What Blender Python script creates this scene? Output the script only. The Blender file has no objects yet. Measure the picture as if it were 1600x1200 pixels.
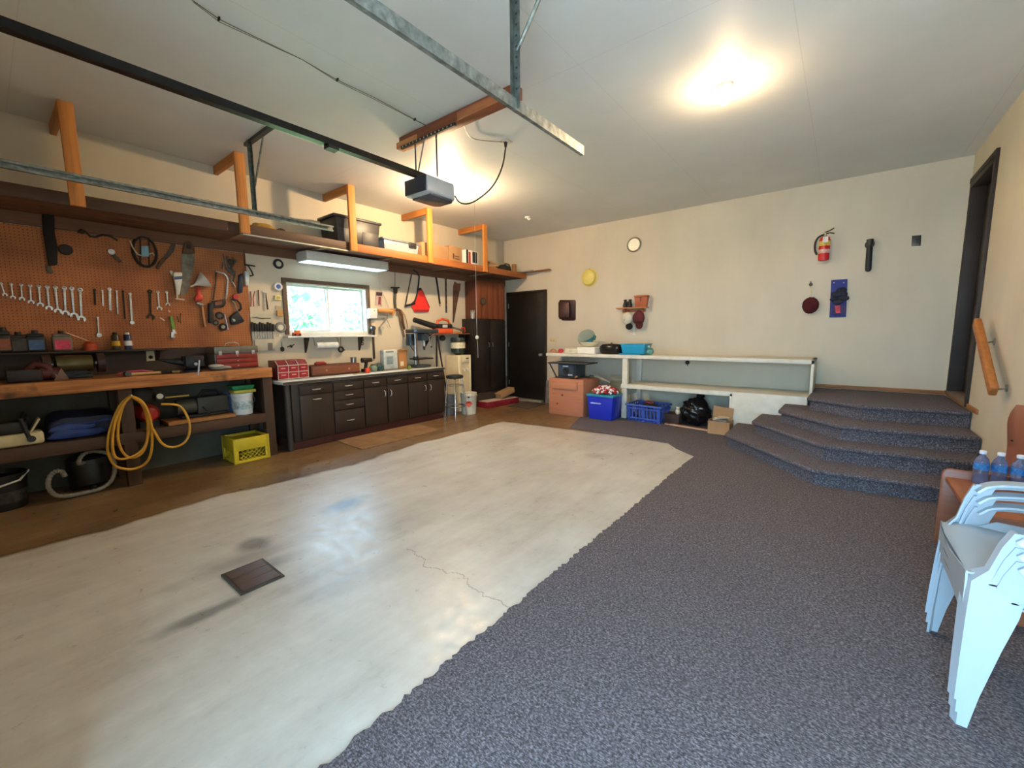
import bpy, bmesh, math, random
from mathutils import Vector, Matrix, Quaternion
random.seed(7)
PI = math.pi
S = bpy.context.scene
COL = S.collection
# ---------------------------------------------------------------- camera
CAM = Vector((5.5406, 0.0, 1.36)); FPX = 652.0
FAR, RX, CE, BACK = 6.7786, 6.51, 3.20, -0.5      # far wall y, right wall x, ceiling z, back wall y
_dy = Vector((519, 85, -652)).normalized()
_dx = -Vector((-830, 72, -652)); _dx = (_dx - _dx.dot(_dy) * _dy).normalized()
_dz = _dx.cross(_dy)
ROT = Matrix((_dx, _dy, _dz))                     # camera space -> world space
cd = bpy.data.cameras.new('camera'); cam = bpy.data.objects.new('camera', cd); COL.objects.link(cam)
cam.matrix_world = Matrix.Translation(CAM) @ ROT.to_4x4()
cd.sensor_fit = 'HORIZONTAL'; cd.sensor_width = 36; cd.lens = FPX / 1600 * 36; cd.clip_start = .02
S.camera = cam
# ---------------------------------------------------------------- world, daylight, exposure
W = bpy.data.worlds.new('world'); S.world = W; W.use_nodes = True
W.node_tree.nodes['Background'].inputs[0].default_value = (.40, .71, 1.0, 1)
W.node_tree.nodes['Background'].inputs[1].default_value = 27.0
sl = bpy.data.lights.new('sun', 'SUN'); sl.energy = 90; sl.color = (1, .96, .9); sl.angle = .01
so = bpy.data.objects.new('sun', sl); COL.objects.link(so); so.rotation_euler = (0, math.radians(38), 0)      # high sun from the house side, it never shines into the room
def portal(loc, rot, sx, sy):
    l = bpy.data.lights.new('sky_portal', 'AREA'); l.shape = 'RECTANGLE'; l.size = sx; l.size_y = sy
    l.cycles.is_portal = True
    o = bpy.data.objects.new('sky_portal', l); COL.objects.link(o); o.location = loc; o.rotation_euler = rot
DOOR_B = (5.02, 6.10, 2.15)                       # open entrance door in the back wall, behind the camera
portal(((DOOR_B[0] + DOOR_B[1]) / 2, BACK - .1, DOOR_B[2] / 2), (PI / 2, 0, 0), DOOR_B[1] - DOOR_B[0], DOOR_B[2])
portal((-.1, 3.0, 1.70), (0, -PI / 2, 0), .7, 1.2)
BULB_W = ((16, 44), (132, 0))
VS = S.view_settings
VS.view_transform = 'Standard'; VS.look = 'None'; VS.gamma = 1; VS.use_curve_mapping = False; VS.exposure = 0.27
# ---------------------------------------------------------------- pixel helpers (1600 x 1200 frame)
def ray(px, py): return ROT @ Vector((px - 800, 600 - py, -FPX))
def hit(px, py, ax, val):
    d = ray(px, py); return CAM + d * ((val - CAM[ax]) / d[ax])
def FL(px, py, z=0.0): p = hit(px, py, 2, z); return (p.x, p.y)
def LW(px, py, d=0.0): p = hit(px, py, 0, d); return (p.y, p.z)          # on a plane d in front of the left wall -> (y, z)
def FW(px, py, d=0.0): p = hit(px, py, 1, FAR - d); return (p.x, p.z)    # d in front of the far wall -> (x, z)
def RW(px, py, d=0.0): p = hit(px, py, 0, RX - d); return (p.y, p.z)
# ---------------------------------------------------------------- materials
def lin(h):
    h = h.lstrip('#'); v = [int(h[i:i + 2], 16) / 255 for i in (0, 2, 4)]
    return [c / 12.92 if c <= .04045 else ((c + .055) / 1.055) ** 2.4 for c in v]
MC = {}
class NT:
    def __init__(s, name):
        s.m = bpy.data.materials.new(name); s.m.use_nodes = True
        s.n = s.m.node_tree.nodes; s.l = s.m.node_tree.links; s.b = s.n['Principled BSDF']
    def add(s, t, **k):
        n = s.n.new(t)
        for a, v in k.items():
            if a.startswith('i_'): n.inputs[int(a[2:]) if a[2:].isdigit() else a[2:]].default_value = v
            else: setattr(n, a, v)
        return n
    def link(s, a, b): s.l.new(a, b)
    def coord(s, kind='Object'): return s.add('ShaderNodeTexCoord').outputs[kind]
    def noise(s, vec, scale, detail=4, rough=.55):
        n = s.add('ShaderNodeTexNoise'); n.inputs['Scale'].default_value = scale; n.inputs['Detail'].default_value = detail
        n.inputs['Roughness'].default_value = rough; s.link(vec, n.inputs['Vector']); return n.outputs['Fac']
    def ramp(s, fac, stops):
        r = s.add('ShaderNodeValToRGB'); e = r.color_ramp.elements
        while len(e) < len(stops): e.new(.5)
        for el, (p, c) in zip(e, stops): el.position = p; el.color = (*c, 1)
        s.link(fac, r.inputs[0]); return r.outputs[0]
    def math(s, op, a, b=None, c=None, clamp=False):
        m = s.add('ShaderNodeMath', operation=op); m.use_clamp = clamp
        for i, v in enumerate((a, b, c)):
            if v is None: continue
            if isinstance(v, (int, float)): m.inputs[i].default_value = v
            else: s.link(v, m.inputs[i])
        return m.outputs[0]
    def mix(s, fac, a, b):
        m = s.add('ShaderNodeMix', data_type='RGBA')
        for i, v in ((0, fac), (6, a), (7, b)):
            if isinstance(v, (int, float)): m.inputs[i].default_value = v
            elif isinstance(v, (list, tuple)): m.inputs[i].default_value = (*v, 1)
            else: s.link(v, m.inputs[i])
        return m.outputs[2]
    def color(s, v):
        if isinstance(v, (list, tuple)): s.b.inputs['Base Color'].default_value = (*v, 1)
        else: s.link(v, s.b.inputs['Base Color'])
    def bump(s, h, strength=.2, dist=.01):
        b = s.add('ShaderNodeBump'); b.inputs['Strength'].default_value = strength; b.inputs['Distance'].default_value = dist
        s.link(h, b.inputs['Height']); s.link(b.outputs[0], s.b.inputs['Normal'])
    def map(s, vec, scale):
        m = s.add('ShaderNodeMapping'); m.inputs['Scale'].default_value = scale; s.link(vec, m.inputs[0]); return m.outputs[0]
def M(col, rough=.55, metal=0.0, var=.12, scale=9, bump=0.0, bscale=60, trans=0.0, emit=0.0, ior=1.45):
    key = (col, rough, metal, var, scale, bump, bscale, trans, emit)
    if key in MC: return MC[key]
    t = NT('mat_' + col.strip('#')); c = lin(col)
    if var:
        co = t.coord(); f = t.noise(co, scale)
        t.color(t.ramp(f, [(.3, [x * (1 - var * 1.6) for x in c]), (.7, [min(1, x * (1 + var)) for x in c])]))
        if bump: t.bump(t.noise(co, bscale), bump, .004)
    else: t.color(c)
    t.b.inputs['Roughness'].default_value = rough; t.b.inputs['Metallic'].default_value = metal
    t.b.inputs['IOR'].default_value = ior
    if trans: t.b.inputs['Transmission Weight'].default_value = trans
    if emit:
        t.b.inputs['Emission Color'].default_value = (*c, 1); t.b.inputs['Emission Strength'].default_value = emit
    MC[key] = t.m; return t.m
def WOOD(col, axis='x', rough=.6, contrast=.35, scale=1.0):
    key = ('wood', col, axis, rough, contrast, scale)
    if key in MC: return MC[key]
    t = NT('wood_' + col.strip('#')); c = lin(col)
    k = {'x': (1.2, 22, 22), 'y': (22, 1.2, 22), 'z': (22, 22, 1.2)}[axis]
    v = t.map(t.coord(), [a * scale for a in k])
    f = t.noise(v, 1.6, 6, .62); f2 = t.noise(t.coord(), 2.5 * scale)
    g = t.math('ADD', t.math('MULTIPLY', f, .75), t.math('MULTIPLY', f2, .25))
    t.color(t.ramp(g, [(.32, [x * (1 - contrast) for x in c]), (.52, c), (.7, [min(1, x * (1 + contrast * .45)) for x in c])]))
    t.bump(f, .12, .003); t.b.inputs['Roughness'].default_value = rough
    MC[key] = t.m; return t.m
BLACK = lambda: M('#1a1918', .45)
STEEL = lambda: M('#b9bcbe', .32, .9, .1, 20)
GALV = lambda: M('#8d938f', .5, .75, .3, 25)
DKWOOD = lambda a='x': WOOD('#35231a', a)
ORWOOD = lambda a='x': WOOD('#b8743c', a)
WHITEP = lambda: M('#e9e6dc', .45, 0, .04)
# ---------------------------------------------------------------- geometry helpers
class B:
    def __init__(s): s.bm = bmesh.new()
    def box(s, x0, x1, y0, y1, z0, z1, mtx=None):
        x0, x1 = min(x0, x1), max(x0, x1); y0, y1 = min(y0, y1), max(y0, y1); z0, z1 = min(z0, z1), max(z0, z1)
        v = [s.bm.verts.new((mtx @ Vector(p)) if mtx else p) for p in
             ((x0, y0, z0), (x1, y0, z0), (x1, y1, z0), (x0, y1, z0), (x0, y0, z1), (x1, y0, z1), (x1, y1, z1), (x0, y1, z1))]
        for q in ((3, 2, 1, 0), (4, 5, 6, 7), (0, 1, 5, 4), (1, 2, 6, 5), (2, 3, 7, 6), (3, 0, 4, 7)): s.bm.faces.new([v[i] for i in q])
        return s
    def obox(s, c, size, rot=(0, 0, 0)):
        from mathutils import Euler
        m = Matrix.Translation(c) @ Euler(rot).to_matrix().to_4x4(); a, b, d = [k / 2 for k in size]
        return s.box(-a, a, -b, b, -d, d, m)
    def taper(s, x0, x1, y0, y1, z0, z1, k=.85, ky=None):           # box whose bottom is k times its top
        ky = k if ky is None else ky
        cx, cy = (x0 + x1) / 2, (y0 + y1) / 2; hx, hy = (x1 - x0) / 2, (y1 - y0) / 2; n = len(s.bm.verts)
        s.box(x0, x1, y0, y1, z0, z1); s.bm.verts.ensure_lookup_table()
        for v in s.bm.verts[n:]:
            if abs(v.co.z - z0) < 1e-7: v.co.x = cx + (v.co.x - cx) * k; v.co.y = cy + (v.co.y - cy) * ky
        return s
    def ring(s, c, u, w, r, n, r2=None):
        r2 = r if r2 is None else r2
        return [s.bm.verts.new(c + u * (math.cos(2 * PI * i / n) * r) + w * (math.sin(2 * PI * i / n) * r2)) for i in range(n)]
    def skin(s, a, b):
        n = len(a)
        for i in range(n): s.bm.faces.new((a[i], a[(i + 1) % n], b[(i + 1) % n], b[i]))
    def cyl(s, p0, p1, r0, r1=None, n=16):
        p0, p1 = Vector(p0), Vector(p1); r1 = r0 if r1 is None else r1
        d = (p1 - p0).normalized(); u = d.orthogonal().normalized(); w = d.cross(u)
        a = s.ring(p0, u, w, r0, n); b = s.ring(p1, u, w, max(r1, 1e-4), n); s.skin(a, b)
        s.bm.faces.new(a[::-1]); s.bm.faces.new(b); return s
    def tube(s, pts, r, n=8, closed=False, cap=True):
        pts = [Vector(p) for p in pts]; m = len(pts); rr = r if isinstance(r, (list, tuple)) else [r] * m
        tang = []
        for i in range(m):
            a = pts[(i - 1) % m] if (closed or i) else pts[i]; b = pts[(i + 1) % m] if (closed or i < m - 1) else pts[i]
            tang.append((b - a).normalized())
        u = tang[0].orthogonal().normalized(); rings = []
        for i in range(m):
            if i: u = (tang[i - 1].rotation_difference(tang[i]) @ u); u = (u - u.dot(tang[i]) * tang[i]).normalized()
            rings.append(s.ring(pts[i], u, tang[i].cross(u), rr[i], n))
        for i in range(m - 1): s.skin(rings[i], rings[i + 1])
        if closed:
            a, b = rings[-1], rings[0]; k = min(range(n), key=lambda q: (b[q].co - a[0].co).length)
            s.skin(a, b[k:] + b[:k])
        elif cap: s.bm.faces.new(rings[0][::-1]); s.bm.faces.new(rings[-1])
        return s
    def lathe(s, prof, c=(0, 0, 0), axis=(0, 0, 1), n=24, sq=1.0):
        c = Vector(c); ax = Vector(axis).normalized(); u = ax.orthogonal().normalized() if abs(ax.z) < .99 else Vector((1, 0, 0)); w = ax.cross(u)
        prev = None
        for r, z in prof:
            rg = s.ring(c + ax * z, u, w, max(r, 2e-4), n, max(r, 2e-4) * sq)
            if prev: s.skin(prev, rg)
            else: s.bm.faces.new(rg[::-1])
            prev = rg
        s.bm.faces.new(prev); return s
    def prism(s, poly, d0, d1, plane='xz'):
        f = {'xz': lambda a, b, d: (a, d, b), 'xy': lambda a, b, d: (a, b, d), 'yz': lambda a, b, d: (d, a, b)}[plane]
        p = [s.bm.verts.new(f(a, b, d0)) for a, b in poly]; q = [s.bm.verts.new(f(a, b, d1)) for a, b in poly]
        s.skin(p, q); s.bm.faces.new(p[::-1]); s.bm.faces.new(q); return s
    def ball(s, c, r, n=14):
        r = (r, r, r) if isinstance(r, (int, float)) else r
        bmesh.ops.create_uvsphere(s.bm, u_segments=n, v_segments=max(6, n * 2 // 3), radius=1,
                                  matrix=Matrix.Translation(c) @ Matrix.Diagonal((*r, 1))); return s
    def torus(s, c, R, r, nrm=(0, 1, 0), n=32, m=8, Rb=None):
        nrm = Vector(nrm).normalized(); u = nrm.orthogonal().normalized(); w = nrm.cross(u)
        if abs(nrm.z) < .5: w = Vector((0, 0, 1)); u = w.cross(nrm).normalized()
        Rb = Rb or R
        return s.tube([Vector(c) + u * math.cos(2 * PI * i / n) * R + w * math.sin(2 * PI * i / n) * Rb for i in range(n)], r, m, True)
    def flat(s, poly, z=0.0): s.bm.faces.new([s.bm.verts.new((a, b, z)) for a, b in poly]); return s
    def jitter(s, a):
        for v in s.bm.verts: v.co += Vector((random.uniform(-a, a), random.uniform(-a, a), random.uniform(-a, a)))
        return s
def mesh(name, b, bev=0.0, seg=2, ang=40):
    bm = b.bm
    bmesh.ops.recalc_face_normals(bm, faces=bm.faces)
    if bev:
        e = [k for k in bm.edges if len(k.link_faces) == 2 and k.calc_face_angle(0) > .6]
        bmesh.ops.bevel(bm, geom=e, offset=bev, segments=seg, affect='EDGES', profile=.5, clamp_overlap=True)
    me = bpy.data.meshes.new(name); bm.to_mesh(me); bm.free()
    me.polygons.foreach_set('use_smooth', [True] * len(me.polygons)); me.set_sharp_from_angle(angle=math.radians(ang))
    return me
def obj(name, b, m, parent=None, bev=0.0, seg=2, loc=None, rot=None, ang=40):
    o = bpy.data.objects.new(name, mesh(name, b, bev, seg, ang) if isinstance(b, B) else b); COL.objects.link(o)
    if m and isinstance(b, B): o.data.materials.append(m)
    if parent: o.parent = parent
    if loc is not None: o.location = loc
    if rot is not None: o.rotation_euler = rot if isinstance(rot, (tuple, list)) else (0, 0, rot)
    return o
def tag(o, label, cat, group=None):
    o['label'] = label; o['category'] = cat
    if group: o['group'] = group
    return o
def thing(name, label, cat, loc=(0, 0, 0), rot=0.0, group=None):
    o = bpy.data.objects.new(name, None); COL.objects.link(o); o.empty_display_size = .05
    o.location = loc; o.rotation_euler = rot if isinstance(rot, (tuple, list)) else (0, 0, rot)
    return tag(o, label, cat, group)
def struct(name, b, m, parent=None, **k):
    o = obj(name, b, m, parent, **k)
    if not parent: o['kind'] = 'structure'
    return o
def dup(root, label=None, loc=None, rot=None):
    r = root.copy(); COL.objects.link(r)
    if label: r['label'] = label
    if loc is not None: r.location = loc
    if rot is not None: r.rotation_euler = rot if isinstance(rot, (tuple, list)) else (0, 0, rot)
    for ch in list(root.children):
        c = ch.copy(); COL.objects.link(c); c.parent = r
        for g in list(ch.children):
            d = g.copy(); COL.objects.link(d); d.parent = c
    return r
LEFT = PI / 2      # wall things are built facing -y, x to the right, z up; turned by LEFT they hang on the left wall, by RIGHT on the right wall
RIGHT = -PI / 2
def lw(px, py, d=0.0): y, z = LW(px, py, d); return (d, y, z)            # locations for things on the left wall
def fw(px, py, d=0.0): x, z = FW(px, py, d); return (x, FAR - d, z)
# ================================================================ the room
def wall_mat(name, col, dirt):
    t = NT(name); co = t.coord(); c = lin(col)
    f = t.noise(co, .9, 5); f2 = t.noise(t.map(co, (1, 1, .25)), 3.5, 5)
    a = t.ramp(t.math('ADD', t.math('MULTIPLY', f, .6), t.math('MULTIPLY', f2, .4)), [(.35, [x * (1 - dirt) for x in c]), (.65, c)])
    t.color(a); t.bump(t.noise(co, 160, 3), .12, .002); t.b.inputs['Roughness'].default_value = .75
    return t
MW = wall_mat('painted_wall', '#d2c6ae', .13).m
def stem_wall_mat():          # left wall: cream paint above a bare grey concrete stem wall
    t = wall_mat('painted_wall_stem', '#d6cab2', .13); co = t.coord()
    sp = t.add('ShaderNodeSeparateXYZ'); t.link(co, sp.inputs[0])
    old = t.b.inputs['Base Color'].links[0].from_socket
    cc = t.ramp(t.noise(co, 2.2, 6), [(.3, lin('#43443d')), (.7, lin('#67665a'))])
    t.color(t.mix(t.math('MAXIMUM', t.math('GREATER_THAN', sp.outputs[2], .95), t.math('GREATER_THAN', sp.outputs[1], 2.08)), cc, old)); return t.m
def ceil_mat():
    t = NT('ceiling_paint'); co = t.coord(); c = lin('#e0e0da')
    f = t.noise(co, .7, 6); sp = t.add('ShaderNodeSeparateXYZ'); t.link(co, sp.inputs[0])
    a = t.ramp(f, [(.3, [x * .84 for x in c]), (.68, c)])
    def seam(v, period, off):
        w = t.math('ABSOLUTE', t.math('SUBTRACT', t.math('FRACT', t.math('DIVIDE', t.math('ADD', v, off), period)), .5))
        return t.math('LESS_THAN', w, .003 / period)
    s = t.math('MAXIMUM', seam(sp.outputs[0], 1.22, .3), seam(sp.outputs[1], 2.44, .9))
    t.color(t.mix(t.math('MULTIPLY', s, .22), a, [x * .45 for x in c]))
    t.bump(t.noise(co, 90, 3), .1, .002); t.b.inputs['Roughness'].default_value = .55; return t.m
def floor_mat():
    t = NT('garage_floor'); co = t.coord('Object'); sp = t.add('ShaderNodeSeparateXYZ'); t.link(co, sp.inputs[0])
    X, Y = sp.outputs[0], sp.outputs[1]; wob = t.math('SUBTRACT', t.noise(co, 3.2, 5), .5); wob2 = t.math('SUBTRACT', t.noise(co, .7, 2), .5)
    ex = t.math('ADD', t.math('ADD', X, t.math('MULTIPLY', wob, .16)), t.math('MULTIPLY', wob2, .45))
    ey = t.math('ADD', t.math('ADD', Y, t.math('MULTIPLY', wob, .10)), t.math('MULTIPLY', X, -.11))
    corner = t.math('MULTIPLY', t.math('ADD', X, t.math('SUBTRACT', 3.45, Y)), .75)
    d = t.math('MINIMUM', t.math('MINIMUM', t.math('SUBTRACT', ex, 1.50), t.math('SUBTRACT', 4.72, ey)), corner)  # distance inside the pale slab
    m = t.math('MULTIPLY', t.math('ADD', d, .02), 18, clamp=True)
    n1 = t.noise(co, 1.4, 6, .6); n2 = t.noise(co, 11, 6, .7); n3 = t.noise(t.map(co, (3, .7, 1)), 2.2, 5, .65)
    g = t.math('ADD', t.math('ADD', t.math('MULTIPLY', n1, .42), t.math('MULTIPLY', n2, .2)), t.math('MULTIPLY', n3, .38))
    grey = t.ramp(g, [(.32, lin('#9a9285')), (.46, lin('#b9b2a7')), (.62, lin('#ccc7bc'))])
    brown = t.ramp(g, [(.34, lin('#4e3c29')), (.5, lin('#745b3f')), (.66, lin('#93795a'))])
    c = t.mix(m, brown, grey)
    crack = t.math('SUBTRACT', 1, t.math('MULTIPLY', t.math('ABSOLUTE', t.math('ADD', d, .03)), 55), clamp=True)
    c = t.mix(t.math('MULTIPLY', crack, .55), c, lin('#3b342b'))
    def blot(px, py, rx, ry, k, ang=0.0):
        nonlocal c
        cx, cy = FL(px, py)
        dx = t.math('DIVIDE', t.math('SUBTRACT', X, cx), rx); dy = t.math('DIVIDE', t.math('SUBTRACT', Y, cy), ry)
        r = t.math('SQRT', t.math('ADD', t.math('MULTIPLY', dx, dx), t.math('MULTIPLY', dy, dy)))
        f = t.math('MULTIPLY', t.math('SUBTRACT', t.math('ADD', 1.0, t.math('MULTIPLY', wob, 1.6)), r), 1.3, clamp=True)
        c = t.mix(t.math('MULTIPLY', f, k), c, lin('#2b2723'))
    blot(540, 788, .16, .26, .72); blot(392, 850, .12, .12, .62); blot(430, 880, .10, .18, .5); blot(330, 955, .06, .30, .6)
    blot(930, 712, .2, .12, .25); blot(365, 880, .14, .3, .35); blot(575, 890, .12, .5, .16); blot(640, 810, .25, .5, .14)
    # hairline crack from the slab towards the carpet
    cx = t.math('SUBTRACT', Y, t.math('ADD', t.math('MULTIPLY', X, -.12), 1.98)); w = t.math('MULTIPLY', t.math('SUBTRACT', t.noise(t.map(co, (1, .05, 1)), 5, 5), .5), .35)
    hl = t.math('MULTIPLY', t.math('LESS_THAN', t.math('ABSOLUTE', t.math('ADD', cx, w)), .004), t.math('GREATER_THAN', X, 3.45))
    c = t.mix(t.math('MULTIPLY', hl, .45), c, lin('#4a4238')); t.color(c)
    t.link(t.ramp(n2, [(.3, [.24] * 3), (.7, [.5] * 3)]), t.b.inputs['Roughness'])
    t.bump(t.math('ADD', t.math('MULTIPLY', n2, .5), t.math('MULTIPLY', crack, -.6)), .18, .006); return t.m
def carpet_mat():
    t = NT('ribbed_carpet'); co = t.coord(); sp = t.add('ShaderNodeSeparateXYZ'); t.link(co, sp.inputs[0])
    f = t.noise(co, 95, 2, .7); g = t.noise(co, 1.3, 4); r = t.noise(t.map(co, (60, 150, 60)), 1.5, 2)
    a = t.ramp(t.math('ADD', t.math('MULTIPLY', f, .5), t.math('MULTIPLY', r, .5)), [(.38, lin('#2f2a2c')), (.5, lin('#575054')), (.64, lin('#8c858a'))])
    t.color(t.mix(t.math('MULTIPLY', g, .35), a, lin('#4b4345'))); t.b.inputs['Roughness'].default_value = .95
    t.bump(t.math('ADD', f, r), .5, .006); return t.m
CARPET = carpet_mat()
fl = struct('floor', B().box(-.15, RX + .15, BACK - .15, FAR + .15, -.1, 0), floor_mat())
struct('ceiling', B().box(-.15, RX + .15, BACK - .15, FAR + .15, CE, CE + .1), ceil_mat())
# left wall with the window opening
WY0, WZ0 = LW(451, 519); WY1, WZ1 = LW(573, 455)
WY0, WY1, WZ0, WZ1 = 2.44, 3.57, 1.385, 2.02
b = B()
b.box(-.15, 0, BACK - .15, WY0, 0, CE); b.box(-.15, 0, WY1, FAR + .15, 0, CE); b.box(-.15, 0, WY0, WY1, 0, WZ0); b.box(-.15, 0, WY0, WY1, WZ1, CE)
struct('wall_left', b, stem_wall_mat())
# far wall (solid behind the black door), right wall with the house doorway, back wall with the open entrance door
struct('wall_far', B().box(0, RX, FAR, FAR + .15, 0, CE), MW)
DY0, DY1, DZ0, DZ1 = 5.74, 6.70, .64, 2.885
b = B()
b.box(RX, RX + .15, BACK - .15, DY0, 0, CE); b.box(RX, RX + .15, DY1, FAR + .15, 0, CE); b.box(RX, RX + .15, DY0, DY1, 0, DZ0); b.box(RX, RX + .15, DY0, DY1, DZ1, CE)
struct('wall_right', b, MW)
b = B(); b.box(0, DOOR_B[0], BACK - .15, BACK, 0, CE); b.box(DOOR_B[1], RX, BACK - .15, BACK, 0, CE); b.box(DOOR_B[0], DOOR_B[1], BACK - .15, BACK, DOOR_B[2], CE)
struct('wall_back', b, MW)
# entrance door leaf swung wide open into the room (behind the camera)
d3 = bpy.data.objects.new('door_3', None); COL.objects.link(d3); d3['kind'] = 'structure'; d3.location = (DOOR_B[0] - .01, BACK + .03, 0); d3.rotation_euler = (0, 0, PI - .40)
obj('door_leaf', B().box(.01, .92, -.02, .02, .012, 2.10), M('#c9c3b4', .5), d3, .003)
for s_ in (-1, 1): obj('door_knob', B().lathe([(.025, 0), (.01, .012), (.01, .035), (.026, .05), (.02, .07)], (.85, s_ * .02, 1.0), (0, s_, 0)), STEEL(), d3)
# pale concrete stem blocks either side of the black door
for i, (x0, x1, zz) in enumerate(((.02, .10, .46), (1.09, 1.19, .44))):
    bb = B().taper(x0, x1, FAR - .10, FAR, 0, zz, 1.25, 1.2); struct('trim_%d' % (i + 1), bb, M('#7d766b', .85, 0, .25, 6, .3), bev=.008)
struct('trim_3', B().box(0.02, .09, FAR - .03, FAR, .46, 2.2), M('#ddd5c4', .6), bev=.003)
# black man door on the far wall
d1 = bpy.data.objects.new('door_1', None); COL.objects.link(d1); d1['kind'] = 'structure'; d1.location = (.58, FAR, 0)
BD = M('#17130f', .42, 0, .3, 5)
obj('door_leaf', B().box(-.435, .435, -.045, -.005, .04, 2.13), BD, d1, .004)
b = B(); b.box(-.475, -.435, -.07, 0, 0, 2.17); b.box(.435, .475, -.07, 0, 0, 2.17); b.box(-.435, .435, -.07, 0, 2.13, 2.17); obj('door_frame', b, M('#221a15', .5), d1, .004)
obj('threshold', B().box(-.435, .435, -.16, 0, 0, .035), M('#a39a8a', .5, .3), d1, .004)
k = obj('door_knob', B().lathe([(.028, 0), (.03, .012), (.012, .016), (.012, .04), (.027, .05), (.03, .066), (.018, .078)], (.37, -.045, 0.93), (0, -1, 0)), STEEL(), d1)
for z in (.3, 1.08, 1.85): obj('hinge', B().cyl((-.437, -.052, z), (-.437, -.052, z + .09), .008), STEEL(), d1)
# house doorway in the right wall: dark frame with a dark inner door set back
d2 = bpy.data.objects.new('door_2', None); COL.objects.link(d2); d2['kind'] = 'structure'; d2.location = (RX, (DY0 + DY1) / 2, DZ0)
h = (DY1 - DY0) / 2; hz = DZ1 - DZ0
FR = M('#2b2019', .6, 0, .2, 6)
b = B(); b.box(-.02, .15, -h, -h + .05, 0, hz); b.box(-.02, .15, h - .05, h, 0, hz); b.box(-.02, .15, -h, h, hz - .05, hz); obj('door_frame', b, FR, d2, .004)
b = B(); b.box(-.025, 0, -h - .03, -h, -.02, hz + .05); b.box(-.025, 0, -h, h, hz, hz + .05); obj('casing', b, FR, d2, .003)
obj('door_leaf', B().box(.10, .145, -h + .05, h - .05, .03, hz - .05), M('#241d18', .55, 0, .2), d2, .003)
for z0, z1 in ((.15, .95), (1.1, 2.05)):
    obj('panel', B().box(.088, .10, -h + .16, h - .16, z0, z1), M('#2a221c', .5), d2, .006)
obj('threshold', B().box(-.03, .15, -h, h, 0, .03), M('#7a6a58', .5, .1), d2, .003)
# window: brown casing, white sliding sashes, two panes
w1 = bpy.data.objects.new('window_1', None); COL.objects.link(w1); w1['kind'] = 'structure'; w1.location = (0, WY0, WZ0); w1.rotation_euler = (0, 0, LEFT)
ww, wh = WY1 - WY0, WZ1 - WZ0
BRN = WOOD('#5a4636', 'x')
b = B()
for q in ((-.05, 0, -.02, wh + .05), (ww, ww + .05, -.02, wh + .05)): b.box(q[0], q[1], -.022, .0, q[2], q[3])
b.box(0, ww, -.022, 0, wh, wh + .05); obj('window_casing', b, BRN, w1, .003)
b = B(); b.box(0, ww, 0, .15, 0, .015); b.box(0, ww, 0, .15, wh - .015, wh); b.box(0, .015, 0, .15, .015, wh - .015); b.box(ww - .015, ww, 0, .15, .015, wh - .015); obj('window_jamb', b, M('#d9d6cc', .5), w1)
for i, (a, c2, yy) in enumerate(((.015, ww / 2 + .02, .05), (ww / 2 - .02, ww - .015, .085))):
    b = B(); t_ = .028; b.box(a, c2, yy, yy + .03, .015, .015 + t_); b.box(a, c2, yy, yy + .03, wh - .015 - t_, wh - .015)
    b.box(a, a + t_, yy, yy + .03, .015 + t_, wh - .015 - t_); b.box(c2 - t_, c2, yy, yy + .03, .015 + t_, wh - .015 - t_)
    sx = obj('sash', b, M('#dcdcd6', .4), w1, .002)
    g = NT('window_glass'); g.color((1, 1, 1)); g.b.inputs['Roughness'].default_value = 0.0; g.b.inputs['Transmission Weight'].default_value = 1; g.b.inputs['IOR'].default_value = 1.01
    obj('pane', B().box(a + t_, c2 - t_, yy + .013, yy + .017, .015 + t_, wh - .015 - t_), g.m, sx)
# sloping ground and trees outside the window
tag(obj('lawn', B().box(-30, -.2, -14, 24, -.35, -.25), M('#6f8a4a', .9, 0, .3, 2)), 'sunlit green lawn outside the window', 'lawn')['kind'] = 'structure'
tag(obj('driveway', B().box(-2, 14, -14, BACK - .15, -.14, -.04), M('#c0c5ca', .85, 0, .1, 3)), 'pale concrete driveway outside the entrance', 'driveway')['kind'] = 'structure'
def tree(x, y, h, r, label):
    t = thing('tree', label, 'tree', (x, y, -.3), 0, 'trees outside the window')
    obj('trunk', B().cyl((0, 0, 0), (0, 0, h * .7), .12, .06, 10), WOOD('#6b5844', 'z'), t)
    b = B()
    for _ in range(1500):
        v = Vector((random.gauss(0, 1), random.gauss(0, 1), random.gauss(0, 1))).normalized() * r * random.uniform(.45, 1)
        v.z = v.z * .95 + h * .62; s = random.uniform(.06, .13); u = Vector((random.uniform(-1, 1), random.uniform(-1, 1), random.uniform(-1, 1))).normalized(); w = u.orthogonal().normalized()
        b.bm.faces.new([b.bm.verts.new(v + p) for p in (u * s, w * s * .5, -u * s, -w * s * .5)])
    obj('crown', b, M('#7fb08c', .7, 0, .3, 3), t)['kind'] = 'stuff'
tree(-3.0, 5.9, 2.9, .95, 'bushy green tree seen through the right window pane'); tree(-3.4, 3.9, 3.2, .95, 'green tree seen through the left window pane')
# wooden baseboards of the landing
TRIM = WOOD('#a06a3a', 'x')
SZ = .1525                                                        # riser
struct('baseboard_far', B().box(5.29, RX, FAR - .016, FAR, SZ * 4 + .002, SZ * 4 + .045), TRIM, bev=.003)
struct('baseboard_right', B().box(RX - .016, RX, 5.33, DY1, SZ * 4 + .002, SZ * 4 + .045), WOOD('#a06a3a', 'y'), bev=.003)
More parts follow.
